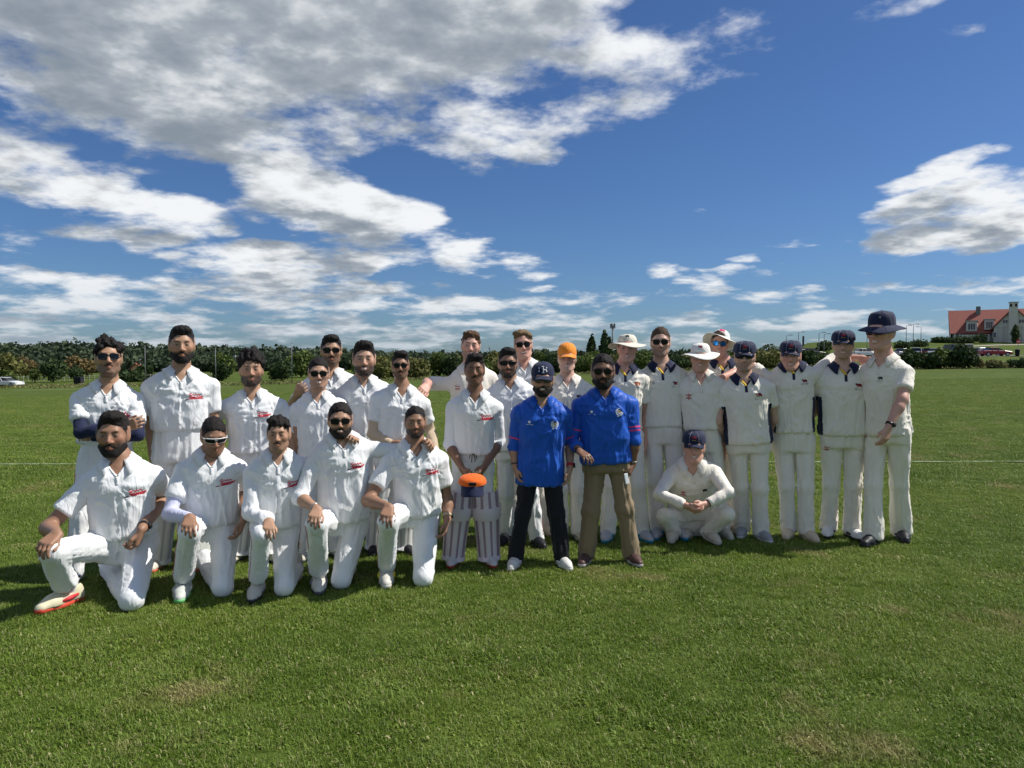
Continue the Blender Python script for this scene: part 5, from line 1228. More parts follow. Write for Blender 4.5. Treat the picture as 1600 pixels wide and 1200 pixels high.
def batting_pad(root, base, hip, kn, an, Fw, s, groove, mark):
    ax = unit(an - kn); top = kn + unit(hip - kn) * .17 * s; fr = unit(Fw - ax * (Fw @ ax)); sd = np.cross(fr, ax)
    spine = [top, kn + unit(hip - kn) * .07 * s, kn, kn + (an - kn) * .3, kn + (an - kn) * .65, an + ax * .0 * s + fr * .01, an + ax * .035 * s + fr * .035]
    rad = [.100, .104, .104, .096, .088, .084, .090]; rad = [r * s for r in rad]
    seg = np.linspace(0, len(spine) - 1, 34); nth = 43; half = 1.75
    V = []; F = []; M = []
    for k in seg:
        i = min(int(k), len(spine) - 2); f = k - i; c_ = spine[i] * (1 - f) + spine[i + 1] * f; r0 = rad[i] * (1 - f) + rad[i + 1] * f; kk = (k / (len(spine) - 1))
        for j in range(nth):
            th = -half + 2 * half * j / (nth - 1); rib = .0065 * (abs(math.cos(th * 5.2)) ** .6) if (kk > .42 or kk < .22) else .004
            bol = .016 * max(abs(math.sin((kk - .22) / .20 * 3 * math.pi)), 0) ** .7 if .22 <= kk <= .42 else 0
            r = r0 + (rib + bol) * s; edge = 1 - .10 * max(abs(th) - 1.3, 0)
            V.append(c_ + fr * math.cos(th) * r * edge + sd * math.sin(th) * r * edge * .95)
    for a in range(len(seg) - 1):
        kk = seg[a] / (len(spine) - 1)
        for j in range(nth - 1):
            q = a * nth + j; F.append((q, q + 1, q + nth + 1, q + nth)); th = -half + 2 * half * (j + .5) / (nth - 1)
            M.append(1 if (abs(math.cos(th * 5.2)) < .66 and (.42 < kk < .86 or kk < .22)) else 0)
    V = np.array(V) - base
    o = obj('batting_pad', mesh_np('batting_pad', V, F, [CL['padwhite' if groove != 'padlilac' else 'padmauve'], CL[groove]], M), root); md = o.modifiers.new('thick', 'SOLIDIFY'); md.thickness = .012; md.offset = -1
    for t_ in (.12, .62, .92):
        c_ = kn + (an - kn) * t_ - base; b = MB(); pts = [c_ + (fr * math.cos(t) + sd * math.sin(t)) * .092 * s for t in np.linspace(1.5, 2 * math.pi - 1.5, 14)]; b.tube(pts, .009, 6); b.build('strap', CL['strap'], o, True)
    if mark:
        bv = BVHTree.FromPolygons([tuple(v) for v in V], F); lay_marks(mark, 'printed_mark', bv, an - base - ax * .03 * s, -sd if (-sd)[0] > 0 else sd, -ax, -fr, o, 1.2)
# ------------------------------------------------------------------ the group (pixel anchors give each person's place; depth from where the feet stand)
WAY = ('way', 'lens', 'frame'); WRAP = ('wrap', 'lens', 'frame')
LT = dict(shirt='white', trousers='white', pipe=True, wrinkle=.95)
SCR = [('script', .42, .72, 1.0)]
RT = dict(shirt='cream', trousers='cream', collarc='navy', placket='navy', inner='yellow', wrinkle=.85)
CAP = dict(hat=('baggy', 'navy', 4), badge=('capbadge', .085, .9), hair='short', hth=.006)
# ---- front row, kneeling
person('kneeling man with thick dark beard and black wristwatch, leftmost of the front row', pose='kneel', down=1, marks=SCR, **LT,
  feet=[(108, 944), (205, 930)], rear=(172, 903), Y=5.0, top=(176, 643), chin=(177, 711), sh=[(127, 738), (248, 732)], hip=(196, 842, .02), yaw=19, hem=832,
  knees=((82, 862, '-'), (206, 936, 0, 0)), l=dict(knee=0, n='down', curl=.6), r=dict(e=(262, 772, '+'), w=(222, 826, -.16), h=(215, 850, -.17), n='in', curl=.95),
  skin='brown', hair='quiff', hth=.013, beard=.0032, smile=.2, shoes=SC['redcream'], splay=(-40, 0), wrist=[(1, 'watch')], hyaw=16, fw=1.02)
person('kneeling man looking down in white wraparound sunglasses with a pale lilac arm sleeve', pose='kneel', down=1, marks=SCR, **LT,
  feet=[(286, 930), (348, 915)], rear=(318, 886), Y=5.12, top=(331, 651), chin=(337, 709), sh=[(279, 722), (381, 720)], hip=(330, 812, .04), yaw=22, hem=812,
  knees=((296, 832, '-'), (348, 918, 0, 0)), l=dict(knee=0, n='down', curl=.6, cov='lilac'), r=dict(e=(384, 770, '+'), w=(381, 812, -.05), h=(374, 834, -.08), n='in', curl=.55),
  skin='brown', hair='short', hth=.009, stubble=.35, smile=.1, shoes=SC['green'], splay=(-8, 0), hyaw=30, hpitch=16, specs=('wrap', 'lens', 'framewhite'), fw=.98)
person('kneeling man with parted black hair and goatee, long white sleeve resting over his knee', pose='kneel', down=1, marks=[('script', .52, .70, 1.0)], **LT,
  feet=[(402, 930), (444, 915)], Y=5.12, top=(433, 649), chin=(438, 704), sh=[(386, 726), (480, 716)], hip=(430, 815, .04), yaw=20, hem=815,
  knees=((408, 836, '-'), (444, 918, 0, 0)), l=dict(knee=0, dx=-.05, n='down', curl=.55, sl=1.9), r=dict(e=(512, 712, .14), w=(548, 690, .12), h=(558, 680, .02), n='front', sl=1.9, curl=.9),
  skin='tan', hair='side', hth=.014, mous=1, stubble=.35, smile=.1, eye=.35, shoes=SC['whiteblack'], splay=(-16, 0), hyaw=10, fw=.96, hrough=1.3)
person('kneeling man in black sunglasses with full beard, arm stretched over his neighbour', pose='kneel', down=1, marks=[('script', .36, .76, 1.0)], **LT,
  feet=[(499, 918), (533, 905)], Y=5.22, top=(531, 628), chin=(532, 683), sh=[(484, 700), (584, 690)], hip=(536, 805, .04), yaw=20, hem=806, build=1.05, belly=1.12,
  knees=((494, 818, '-'), (533, 906, 0, 0)), l=dict(knee=0, n='down', curl=.6, sl=1.2), r=dict(e=(624, 704, .10), w=(664, 694, .12), h=(678, 692, .02), n='front', sl=1.75, curl=.8),
  skin='tan', hair='short', hth=.012, beard=.0040, smile=.75, shoes=SC['greynavy'], splay=(-10, 0), specs=WAY, wrist=[(0, 'bracelet')], fw=1.04)
person('kneeling man with short hair and stubble, hand on knee, rightmost of the front row', pose='kneel', down=1, marks=[('script', .42, .72, 1.0)], **LT,
  feet=[(604, 908), (661, 898)], Y=5.32, top=(648, 633), chin=(650, 683), sh=[(596, 708), (700, 706)], hip=(648, 792, .04), yaw=16, hem=798,
  knees=((606, 816, '-'), (661, 902, 0, 0)), l=dict(knee=0, n='down', curl=.6), r=dict(e=(698, 780, '+'), w=(699, 812, .0), h=(694, 836, -.04), n='in', curl=.6, spread=.2),
  skin='brown', hair='short', hth=.008, beard=.0025, smile=.35, eye=.4, shoes=SC['yellow'], splay=(-10, 0), wrist=[(1, 'tanwatch')], fw=1.0)
# ---- standing, left team
person('standing man in sunglasses with arms crossed and navy arm sleeves, far left', feet=[(116, 908), (172, 898)], Y=5.45, marks=[('script', .44, .68, 1.0)], **LT,
  top=(168, 529), chin=(171, 587), sh=[(119, 614), (220, 612)], hem=690, yaw=20, l=dict(e=(126, 676, '-'), w=(196, 666, -.20), h=(212, 662, -.22), n='back', curl=.7, cov='navy'), r=dict(e=(216, 680, '-'), w=(140, 684, -.13), h=(120, 680, -.10), n='back', curl=.5, cov='navy'),
  skin='tan', hair='curly', hth=.014, stubble=.6, mous=1, smile=.1, specs=WAY, shoes=SC['navywhite'], fw=.98, hpitch=-4, hrough=1.4)
person('tall standing man with black beard and batting pads at the left', feet=[(246, 886), (300, 886)], Y=5.65, marks=[('script', .36, .76, 1.0)], **LT,
  top=(283, 509), chin=(285, 566), sh=[(228, 594), (337, 590)], hem=668, tuck=1, belly=1.05, l=dict(e=(236, 664, '+'), w=(240, 722, .0)), r=dict(e=(334, 664, '+'), w=(332, 718, .05)),
  skin='tan', hair='quiff', hth=.010, beard=.0042, smile=.4, eye=.35, shoes=SC['redwhite'], pads=(0, 1), padmark='GM', fw=1.0, lwide=.9)
person('standing man with bushy curly hair and short beard, no glasses', feet=[(372, 874), (424, 874)], Y=5.95, marks=[('script', .30, .74, 1.0)], **LT,
  top=(392, 548), chin=(393, 603), sh=[(340, 622), (450, 628)], hem=704, tuck=1, yaw=14, l=dict(e=(322, 664, .08), w=(318, 700, .2)), r=dict(e=(462, 668, .06), w=(470, 716, .14)),
  skin='tan', hair='curly', hth=.022, beard=.0025, smile=.25, eye=.4, shoes=SC['whiteblack'], pads=(0, 1), padmark='GM', fw=.98, hrough=1.3, lwide=.9)
person('shorter man in black sunglasses smiling with a hand on his shoulder', feet=[(480, 872), (526, 870)], Y=6.05, marks=[('script', .50, .70, .9)], **LT,
  top=(497, 558), chin=(499, 607), sh=[(452, 628), (540, 626)], hem=712, l=dict(e=(456, 690, '+'), w=(462, 740, 0)), r=dict(e=(544, 690, '+'), w=(546, 736, .05)),
  skin='olive', hair='short', hth=.011, stubble=.3, smile=.9, specs=WAY, shoes=SC['whiteblack'], fw=.98)
person('tall man in dark sunglasses at the back left, hand on the shorter man', feet=[(500, 852), (545, 852)], Y=6.45, **LT, coarse=1,
  top=(517, 523), chin=(518, 570), sh=[(464, 594), (566, 590)], hem=690, l=dict(e=(456, 636, .06), w=(464, 616, -.22), h=(474, 606, -.34), n='back', curl=.7), r=dict(e=(574, 650, .1), w=(576, 696, .1)),
  skin='tan', hair='quiff', hth=.010, stubble=.7, mous=1, smile=.5, specs=WAY, shoes=SC['whiteblack'], fw=1.04, jaw=1.05)
person('bearded man with swept up black hair standing behind the front kneelers, no sunglasses', feet=[(552, 858), (596, 858)], Y=6.25, marks=[], **LT,
  top=(569, 533), chin=(569, 587), sh=[(522, 604), (614, 602)], hem=700, yaw=12, l=dict(e=(524, 662, .08), w=(528, 712, .05)), r=dict(e=(614, 662, .08), w=(612, 708, .08)),
  skin='olive', hair='quiff', hth=.013, beard=.0025, smile=.65, eye=.3, shoes=SC['whiteblack'], fw=.98)
person('slim man in sunglasses with tan arm sleeves and batting pads', feet=[(588, 862), (630, 862)], Y=6.0, marks=[], **LT,
  top=(625, 548), chin=(626, 592), sh=[(580, 616), (674, 618)], hem=712, yaw=12, l=dict(e=(582, 678, '+'), w=(614, 694, -.16), h=(628, 698, -.2), n='back', cov='tan'), r=dict(e=(672, 672, '+'), w=(682, 712, -.06), h=(684, 730, -.08), cov='tan'),
  skin='brown', hair='quiff', hth=.010, stubble=.6, mous=1, smile=.3, specs=WAY, shoes=SC['black'], pads=(0, 1), fw=.92, lwide=.85)
# ---- middle
person('fair man with reddish hair at the back, arm out to the left', feet=[(716, 842), (758, 842)], Y=6.65, shirt='cream', trousers='cream', coarse=1,
  top=(735, 516), chin=(736, 562), sh=[(694, 588), (778, 580)], hem=690, l=dict(e=(668, 598, -.02), w=(667, 603, -.48), h=(659, 612, -.60), n='back', curl=.5, sl=.9), r=dict(e=(786, 650, .1), w=(788, 700, .1)),
  skin='pink', hair='side', hcol='auburn', hth=.010, stubble=.45, smile=.6, eye=.3, marks=[('pinwheel', -.52, .78, 1.1)], shoes=SC['beige'], fw=.96, hroll=6)
person('man holding an orange cap in front of him, wearing striped batting pads', feet=[(709, 880), (764, 880)], marks=[('script', .42, .74, 1.0)], shirt='white', trousers='white',
  top=(741, 552), chin=(742, 601), sh=[(696, 626), (788, 626)], hem=706, tuck=1, belly=1.05, cord=1, l=dict(e=(702, 694, '+'), w=(722, 732, -.20), h=(733, 750, -.26), n='in', curl=.5, sl=1.2), r=dict(e=(780, 690, '+'), w=(757, 729, -.20), h=(746, 746, -.26), n='in', curl=.5, sl=1.2),
  skin='deep', hair='quiff', hth=.009, mous=1, stubble=.25, smile=.45, shoes=SC['redsole'], pads=(0, 1), padc='padlilac', fw=.98, lwide=.88, wrinkle=.6, splay=(-10, 10))
person('man in wraparound sport sunglasses with short beard behind the cap holder', feet=[(790, 846), (838, 852)], Y=6.3, marks=[('script', .42, .70, .9)], **LT,
  top=(793, 543), chin=(794, 590), sh=[(752, 606), (842, 606)], hem=700, l=dict(e=(758, 664, .06), w=(762, 712, .04)), r=dict(e=(836, 664, .06), w=(834, 712, .04)),
  skin='brown', hair='quiff', hth=.010, beard=.0025, smile=.5, specs=WRAP, shoes=SC['black'], fw=.98)
person('laughing fair haired man in dark sunglasses towering at the back of the middle', feet=[(806, 832), (850, 832)], Y=6.9, shirt='white2', trousers='cream', coarse=1,
  top=(816, 514), chin=(819, 561), sh=[(776, 580), (862, 574)], hem=690, l=dict(e=(764, 630, .06), w=(768, 680, .06)), r=dict(e=(868, 632, .06), w=(868, 680, .06)),
  skin='pink', hair='side', hcol='blond', hth=.006, smile=.9, open=.9, specs=WAY, shoes=SC['beige'], fw=.90, hline=.070, hroll=-4)
person('man in royal blue shirt with navy monogram cap, glasses and black trousers', shirt='blue', trousers='black', feet=[(806, 884), (878, 884)], top=(848, 566), chin=(848, 618), sh=[(796, 636), (897, 636)], hem=755,
  l=dict(e=(803, 698, '+'), w=(805, 730, -.03), h=(809, 748, -.05), sl=1.25), r=dict(e=(890, 692, '+'), w=(891, 732, -.04), h=(888, 750, -.05), sl=1.05), skin='tan', hair='short', hth=.006, beard=.0040, smile=.8, eye=.3, specs=('aviator', 'clear', 'frame'),
  hat=('cap', 'navy', 6), badge=('monogram', .088, 1.0), marks=[('ball', -.38, .74, .9), ('crest', .42, .72, 1.1)], bands=[(0, .70, .010, 'pink'), (1, .70, .010, 'pink')], shoes=SC['cleanwhite'], wrist=[(1, 'redwatch'), (0, 'band')], vee=.6)
person('smiling fair man in an orange cap and cream shirt', feet=[(876, 842), (904, 842)], Y=6.55, shirt='cream', trousers='cream',
  top=(886, 536), chin=(886, 581), sh=[(842, 602), (930, 600)], hem=690, l=dict(e=(846, 660, .06), w=(850, 708, .04)), r=dict(e=(930, 660, .06), w=(930, 708, .04)),
  skin='fair', hair='short', hcol='brown', hth=.005, smile=.8, eye=.35, hat=('cap', 'orange', 4), marks=[('bearblack', .42, .80, 1.0)], shoes=SC['beige2'], fw=.94)
person('bearded man in royal blue shirt, aviator sunglasses and khaki trousers', shirt='blue', trousers='khaki', feet=[(916, 878), (986, 878)], top=(942, 552), chin=(942, 606), sh=[(890, 622), (1000, 622)], hem=720, tuck=1, belly=1.12, build=1.05,
  l=dict(e=(894, 690, '+'), w=(906, 706, -.20), h=(918, 714, -.28), n='down', curl=.5, sl=1.6), r=dict(e=(992, 688, '+'), w=(989, 726, -.03), h=(983, 742, -.06), n='in', curl=.9, sl=1.1), skin='deep', hair='short', hth=.012, beard=.0050, smile=.5, specs=('aviator', 'lens', 'frame'),
  marks=[('ball', -.40, .78, .9), ('crest', .40, .78, 1.1)], bands=[(1, .62, .012, 'pink'), (1, .72, .012, 'pink'), (0, .66, .010, 'pink')], shoes=SC['brown'], wrist=[(1, 'bracelet'), (0, 'band')], vee=.55, lfold=1.0, fw=1.02)
# ---- right team
person('grinning man in a wide brimmed cream sun hat behind the bearded man in blue', feet=[(950, 842), (1002, 842)], Y=6.6, **RT, panel=None, marks=[('NP', -.46, .86, 1.0), ('bearrust', .50, .84, 1.1)],
  top=(980, 521), chin=(980, 566), sh=[(936, 584), (1014, 582)], hem=668, yaw=-4, l=dict(e=(934, 640, .08), w=(938, 690, .06)), r=dict(e=(1010, 646, .08), w=(1008, 692, .04)),
  skin='pink', hair='short', hcol='brown', hth=.005, smile=.95, eye=.3, hat=('wide', 'hatcream', -6), badge=('bearblack', .10, .7), shoes=SC['teal'], fw=1.0)
person('tall man in dark sunglasses with navy collar and the letters TS on his chest', feet=[(1028, 838), (1056, 838)], Y=6.7, **RT, panel='navy', marks=[('TS', -.36, .82, 1.0), ('bear', .46, .80, 1.0)],
  top=(1032, 510), chin=(1032, 557), sh=[(988, 582), (1078, 578)], hem=664, yaw=-6, l=dict(e=(992, 640, .1), w=(996, 690, .08)), r=dict(e=(1080, 628, .14), w=(1090, 660, .2)),
  skin='fair', hair='short', hcol='brown', hth=.010, stubble=.5, smile=.0, specs=WAY, shoes=SC['teal'], fw=.98)
person('man in a white wide brimmed sun hat with a red emblem on his cream shirt', feet=[(1076, 838), (1128, 838)], Y=6.6, shirt='cream', trousers='cream', wrinkle=.85, marks=[('pinwheel', -.50, .74, 1.2)],
  top=(1095, 535), chin=(1094, 580), sh=[(1054, 596), (1134, 592)], hem=668, yaw=-10, l=dict(e=(1058, 650, .12), w=(1064, 690, .16)), r=dict(e=(1132, 652, .08), w=(1132, 700, .06)),
  skin='pink', hair='short', hcol='brown', hth=.005, smile=.6, eye=.3, hat=('wide', 'hatwhite', 4), badge=('bear', .10, .7), shoes=SC['beige2'], fw=.98, vee=.9)
person('man in blue mirrored sunglasses with a white sun hat tipped back', feet=[(1112, 832), (1150, 832)], Y=6.95, **RT, coarse=1, marks=[],
  top=(1122, 514), chin=(1126, 558), sh=[(1090, 578), (1168, 572)], hem=672, yaw=-16, l=dict(e=(1088, 640, .1), w=(1092, 690, .1)), r=dict(e=(1152, 582, -.10), w=(1128, 590, -.36), h=(1116, 604, -.44), n='down', curl=.5),
  skin='pink', hair='short', hcol='brown', hth=.005, smile=.95, specs=('way', 'lensblue', 'frame'), hat=('wide', 'hatwhite', -22, 8), badge=('bearpink', .10, .9), shoes=SC['beige'], fw=.92, hroll=5)
person('man in a navy cap and large dark glasses with arms behind his back', feet=[(1160, 836), (1188, 842)], Y=6.5, **RT, panel='navy', marks=[('bear', .40, .80, 1.1)],
  top=(1164, 532), chin=(1163, 580), sh=[(1116, 600), (1210, 598)], hem=690, yaw=-12, hfold=.6, l=dict(e=(1121, 658, .02), w=(1132, 694, .20), sl=.55), r=dict(e=(1210, 656, .03), w=(1200, 692, .22), sl=.55),
  skin='fair', stubble=.5, hcol='brown', smile=.2, specs=WRAP, shoes=SC['grey'], fw=.98, lfold=1.3, **CAP)
person('smiling young man in a navy cap with both arms round his neighbours', feet=[(1232, 838), (1260, 842)], Y=6.55, **RT, panel='navy', marks=[('bear', .40, .86, .9)],
  top=(1235, 531), chin=(1236, 579), sh=[(1196, 584), (1278, 576)], hem=673, yaw=-14, hfold=1.0, l=dict(e=(1176, 573, .12), w=(1150, 590, .22), sl=.95), r=dict(e=(1306, 560, .12), w=(1346, 559, .04), h=(1358, 574, -.07), n='front', sl=.98),
  skin='pink', hcol='brown', smile=.95, eye=.3, shoes=SC['beige'], fw=.94, **CAP)
person('stocky man in a navy cap standing between the smiling young man and the bucket hat', feet=[(1294, 836), (1330, 840)], Y=6.5, **RT, panel='navy', marks=[('bear', .40, .80, 1.1)],
  top=(1317, 515), chin=(1318, 560), sh=[(1270, 584), (1364, 580)], hem=677, yaw=-14, hfold=.6, build=1.06, l=dict(e=(1276, 634, .14), w=(1262, 660, .24)), r=dict(e=(1362, 640, .12), w=(1360, 690, .14)),
  skin='fair', hcol='brown', smile=.9, eye=.25, stubble=.3, shoes=SC['blackwhite'], fw=1.04, jaw=1.08, legmarks=[(0, .22, 'pinwheel', 1.0)], lfold=1.3, **CAP)
person('tall man in a navy bucket hat seen from the side at the right end', feet=[(1364, 850), (1408, 842)], Y=6.3, shirt='cream2', trousers='cream2', wrinkle=.85, marks=[('bearblack', .10, .82, .9)],
  top=(1379, 489), chin=(1373, 546), sh=[(1352, 570), (1412, 572)], hem=677, yaw=-50, hyaw=-50, s=1.06, hw=.225, l=dict(e=(1346, 618, .30), w=(1306, 634, .36), h=(1292, 630, .26), n='front'), r=dict(e=(1410, 624, -.26), w=(1388, 668, -.32), h=(1381, 692, -.33), n='in', curl=.4),
  skin='pink', hair='short', hcol='brown', hth=.005, smile=.8, specs=WAY, hat=('bucket', 'navy', 2), badge=('shield', .10, .6, .03), shoes=SC['black'], wrist=[(1, 'watch')], flare=1.25, splay=(0, 30), legmarks=[(0, .05, 'pinwheel', 1.0)], fw=.98)
person('crouching man in a navy cap with hands clasped between his knees', pose='crouch', feet=[(1052, 844), (1106, 846)], Y=6.4, shirt='cream2', trousers='cream2', wrinkle=.85, marks=[('pinwheel', -.40, .72, 1.1), ('bearblack', .36, .74, .9)],
  top=(1085, 672), chin=(1084, 722), sh=[(1036, 732), (1126, 730)], hip=(1086, 808, .22), lean=.06, s=1.0, hem=790, knees=((1038, 806, '-'), (1136, 804, '-')),
  l=dict(e=(1030, 772, '-'), w=(1072, 790, -.36), h=(1086, 798, -.40), n='in', sl=1.9, curl=.7), r=dict(e=(1138, 770, '-'), w=(1102, 789, -.36), h=(1088, 796, -.42), n='in', sl=1.85, curl=.7),
  skin='pink', hcol='brown', smile=.7, eye=.25, shoes=SC['beige2'], wrist=[(1, 'band')], fw=.98, yaw=-6, heel=(.03, .03), **CAP)
# ------------------------------------------------------------------ small things the people hold
def held_cap():
    c = at(738, 754, 5.26); root = empty('orange_cap', c); tag(root, 'bright orange cap with navy peak held in both hands over batting pads', 'cap')
    V, F = dome(.102, .095, .0, .058, sq=2.6, yc=0)
    b = MB(); b.add(V, F); o = b.build('crown', CL['orange2'], root, True)
    V, F = peak(.088, .092, .050, .004, .062, yc=0); b = MB(); b.add(V, F); q = b.build('peak', CL['navy'], root, True)
    b = MB(); b.box((0, -.094, .022), (.026, .006, .010), m=0); k = b.build('badge', CL['black'], root)
    root.rotation_euler = (R(10), 0, R(4))
held_cap()
def held_phone():
    c = at(979, 748, 5.47); root = empty('mobile_phone', c); tag(root, 'small white mobile phone held by the bearded man in blue', 'phone')
    b = MB(); b.box((0, 0, 0), (.016, .0045, .040)); o = b.build('case', CL['pwhite'], root); md = o.modifiers.new('round', 'BEVEL'); md.width = .004; md.segments = 3
    b = MB(); b.box((0, -.0048, 0), (.013, .0006, .033)); b.build('screen', CL['lens'], root); root.rotation_euler = (R(8), R(8), R(205))
held_phone()

# ------------------------------------------------------------------ cars, lamps, buildings
GLASS = nmat('car_glass', (.02, .024, .028), .06, spec=.6); TYRE = nmat('tyre', (.02, .02, .02), .8); RIM = nmat('rim', (.42, .43, .45), .35, metal=.7)
LAMP_R = nmat('tail_lamp', (.35, .02, .02), .25); LAMP_W = nmat('head_lamp', (.7, .7, .7), .15); ROADM = nmat('asphalt', (.16, .155, .15), .9, var=.12, vscale=.6)
def car(label, pos, rz, col, kind='hatch', L=4.3):
    root = empty('parked_car' if kind != 'van' else 'parked_van', pos, rz); tag(root, label, 'car' if kind != 'van' else 'van', 'vehicles in the car park' if pos[0] > 0 else None)
    m = nmat('car_paint_%02d%02d%02d' % tuple(int(99 * x) for x in col), col, .28, spec=.5); h = L / 2; W = .88
    if kind == 'van': bodyp = [(-h, .35), (-h, 1.05), (-h + .05, 1.15), (h - 1.0, 1.15), (h - .15, 1.0), (h, .8), (h, .35)]; cab = [(-h + .03, 1.13), (-h + .10, 2.05), (h - 1.9, 2.10), (h - .85, 1.13)]
    elif kind == 'estate': bodyp = [(-h, .32), (-h, .80), (-h + .08, .92), (h - 1.25, .92), (h - .15, .76), (h, .60), (h, .32)]; cab = [(-h + .05, .90), (-h + .35, 1.42), (h - 2.15, 1.46), (h - 1.20, .90)]
    elif kind == 'saloon': bodyp = [(-h, .32), (-h, .82), (-h + .10, .92), (h - 1.25, .90), (h - .12, .74), (h, .58), (h, .32)]; cab = [(-h + .55, .90), (-h + 1.20, 1.40), (h - 2.15, 1.42), (h - 1.25, .89)]
    else: bodyp = [(-h, .34), (-h, .90), (-h + .06, 1.0), (h - 1.15, .98), (h - .12, .80), (h, .62), (h, .34)]; cab = [(-h + .04, .98), (-h + .30, 1.52), (h - 1.95, 1.56), (h - 1.05, .96)]
    b = MB(); b.prism(bodyp, -W, W); o = b.build('body', m, root, False); md = o.modifiers.new('round', 'BEVEL'); md.width = .07; md.segments = 3
    def cabin(name, ins, zoff, mat, parent, shrink):
        b = MB(); n = len(cab); cx = sum(x for x, z in cab) / n; P = []
        for sy in (-1, 1):
            for x, z in cab:
                top = z > 1.2; w = (W - .20 if top else W - .05) - ins; P.append((cx + (x - cx) * shrink, sy * w, z + (zoff if top else 0)))
        b.add(P, [tuple(range(n)), tuple(range(2 * n - 1, n - 1, -1))] + [(i, i + n, (i + 1) % n + n, (i + 1) % n) for i in range(n)]); return b.build(name, mat, parent)
    g = cabin('windows', 0, -.05, GLASS, root, 1.0)
    b = MB(); t = [(x, z) for x, z in cab if z > 1.2]; b.box(((t[0][0] + t[1][0]) / 2, 0, (t[0][1] + t[1][1]) / 2 - .01), ((t[1][0] - t[0][0]) / 2 + .06, W - .19, .035)); o = b.build('roof', m, root); md = o.modifiers.new('round', 'BEVEL'); md.width = .03
    for sy in (-1, 1):                                       # window pillars
        for f in (.33, .66):
            b = MB(); (x0, z0), (x1, z1), (x2, z2), (x3, z3) = cab; lo = x0 + (x3 - x0) * f; hi = x1 + (x2 - x1) * f; b.tube([(lo, sy * (W - .045), z0), (hi, sy * (W - .195), z1)], .04, 6); b.build('pillar', m, root)
        if kind == 'van':
            b = MB(); b.box((-.9, sy * (W - .10), 1.6), (1.2, .03, .42)); b.build('side_panel', m, root)
        for x in (-h + .80, h - .85):
            wb = MB(); wb.v = []; 
            wb.lathe([(.0, -.10), (.30, -.10), (.32, -.06), (.32, .06), (.30, .10), (.0, .10)], 20); wb.v = [(vx, vz, vy) for vx, vy, vz in wb.v]; w = wb.build('wheel', TYRE, root, False, (x, sy * (W - .06), .32))
            rb = MB(); rb.lathe([(0, .112), (.19, .112), (.21, .09)], 14); rb.v = [(vx, sy * vz, vy) for vx, vy, vz in rb.v]; rb.build('rim', RIM, w)
        b = MB(); b.box((h - .05, sy * (W - .25), .68), (.06, .16, .06)); b.build('headlight', LAMP_W, root)
        b = MB(); b.box((-h + .03, sy * (W - .18), .82), (.05, .14, .09)); b.build('tail_light', LAMP_R, root)
    return root
def lot_z(u, Y): return on(u, Y)
WHT = (.72, .73, .74); BLK = (.02, .021, .024); SIL = (.38, .39, .41)
car('white estate car parked at the far left edge of the field', on(10, 112), R(-8), WHT, 'estate', 4.6)
CARS = [(1268, 126, 5, BLK, 'hatch', 'black car half hidden right of the smiling young man'), (1252, 122, 8, WHT, 'hatch', 'white car behind the smiling young man, lower row'), (1243, 160, 20, WHT, 'hatch', 'white car of the upper row, left of the taller navy cap'), (1232, 164, 30, BLK, 'saloon', 'dark car of the upper row behind the smiling young man'),
 (1352, 150, -4, WHT, 'hatch', 'white car on the slope beside the taller navy cap'), (1350, 122, 4, WHT, 'saloon', 'white saloon between the taller navy cap and bucket hat'), (1372, 128, 10, BLK, 'hatch', 'black car just behind the bucket hat man'),
 (1413, 124, 18, SIL, 'saloon', 'silver car above the hedge next to the bucket hat man'), (1431, 128, 60, WHT, 'hatch', 'white car with dark windows above the hedge, second from left'), (1447, 128, 70, BLK, 'estate', 'black estate car in the middle above the hedge'), (1462, 126, 40, WHT, 'saloon', 'white saloon left of the dark van'),
 (1484, 130, 85, BLK, 'van', 'dark van beside the white van above the hedge'), (1503, 130, 80, WHT, 'van', 'white van parked above the tallest hedge bush'), (1527, 128, 30, WHT, 'saloon', 'white car with red lights just left of the dark red car'), (1542, 132, 5, WHT, 'estate', 'white car partly behind the dark red car')]
for u, Y, rz, col, kd, lab in CARS: car(lab, on(u, Y), R(rz), col, kd, 5.2 if kd == 'van' else 4.3)
car('dark red saloon parked on the road at the right', on(1554, 118), R(-4), (.24, .012, .025), 'saloon', 4.6)

def road():
    xs = np.linspace(1200, 1760, 60); V = []
    for u in xs:
        for Y in (113.5, 119.5): p = on(u, Y, .03); V.append(p)
    tag(obj('road', mesh_np('road', np.array(V), [(2 * i, 2 * i + 2, 2 * i + 3, 2 * i + 1) for i in range(len(xs) - 1)], [ROADM])), kind='structure')
    V = []
    for u in xs:
        for Y in (121.5, 134): p = on(u, Y, .03); V.append(p)
    tag(obj('car_park', mesh_np('car_park', np.array(V), [(2 * i, 2 * i + 2, 2 * i + 3, 2 * i + 1) for i in range(len(xs) - 1)], [ROADM])), kind='structure')
    V = []
    for u, Y in [(1440, 165), (1470, 172), (1510, 180), (1560, 184), (1640, 186)]:
        V += [on(u, Y, .05), on(u, Y + 3, .05)]
    tag(obj('path', mesh_np('path', np.array(V), [(2 * i, 2 * i + 2, 2 * i + 3, 2 * i + 1) for i in range(4)], [nmat('gravel', (.34, .31, .26), .9)])), kind='structure')
road()
POLE = nmat('galvanised_pole', (.20, .21, .22), .5)
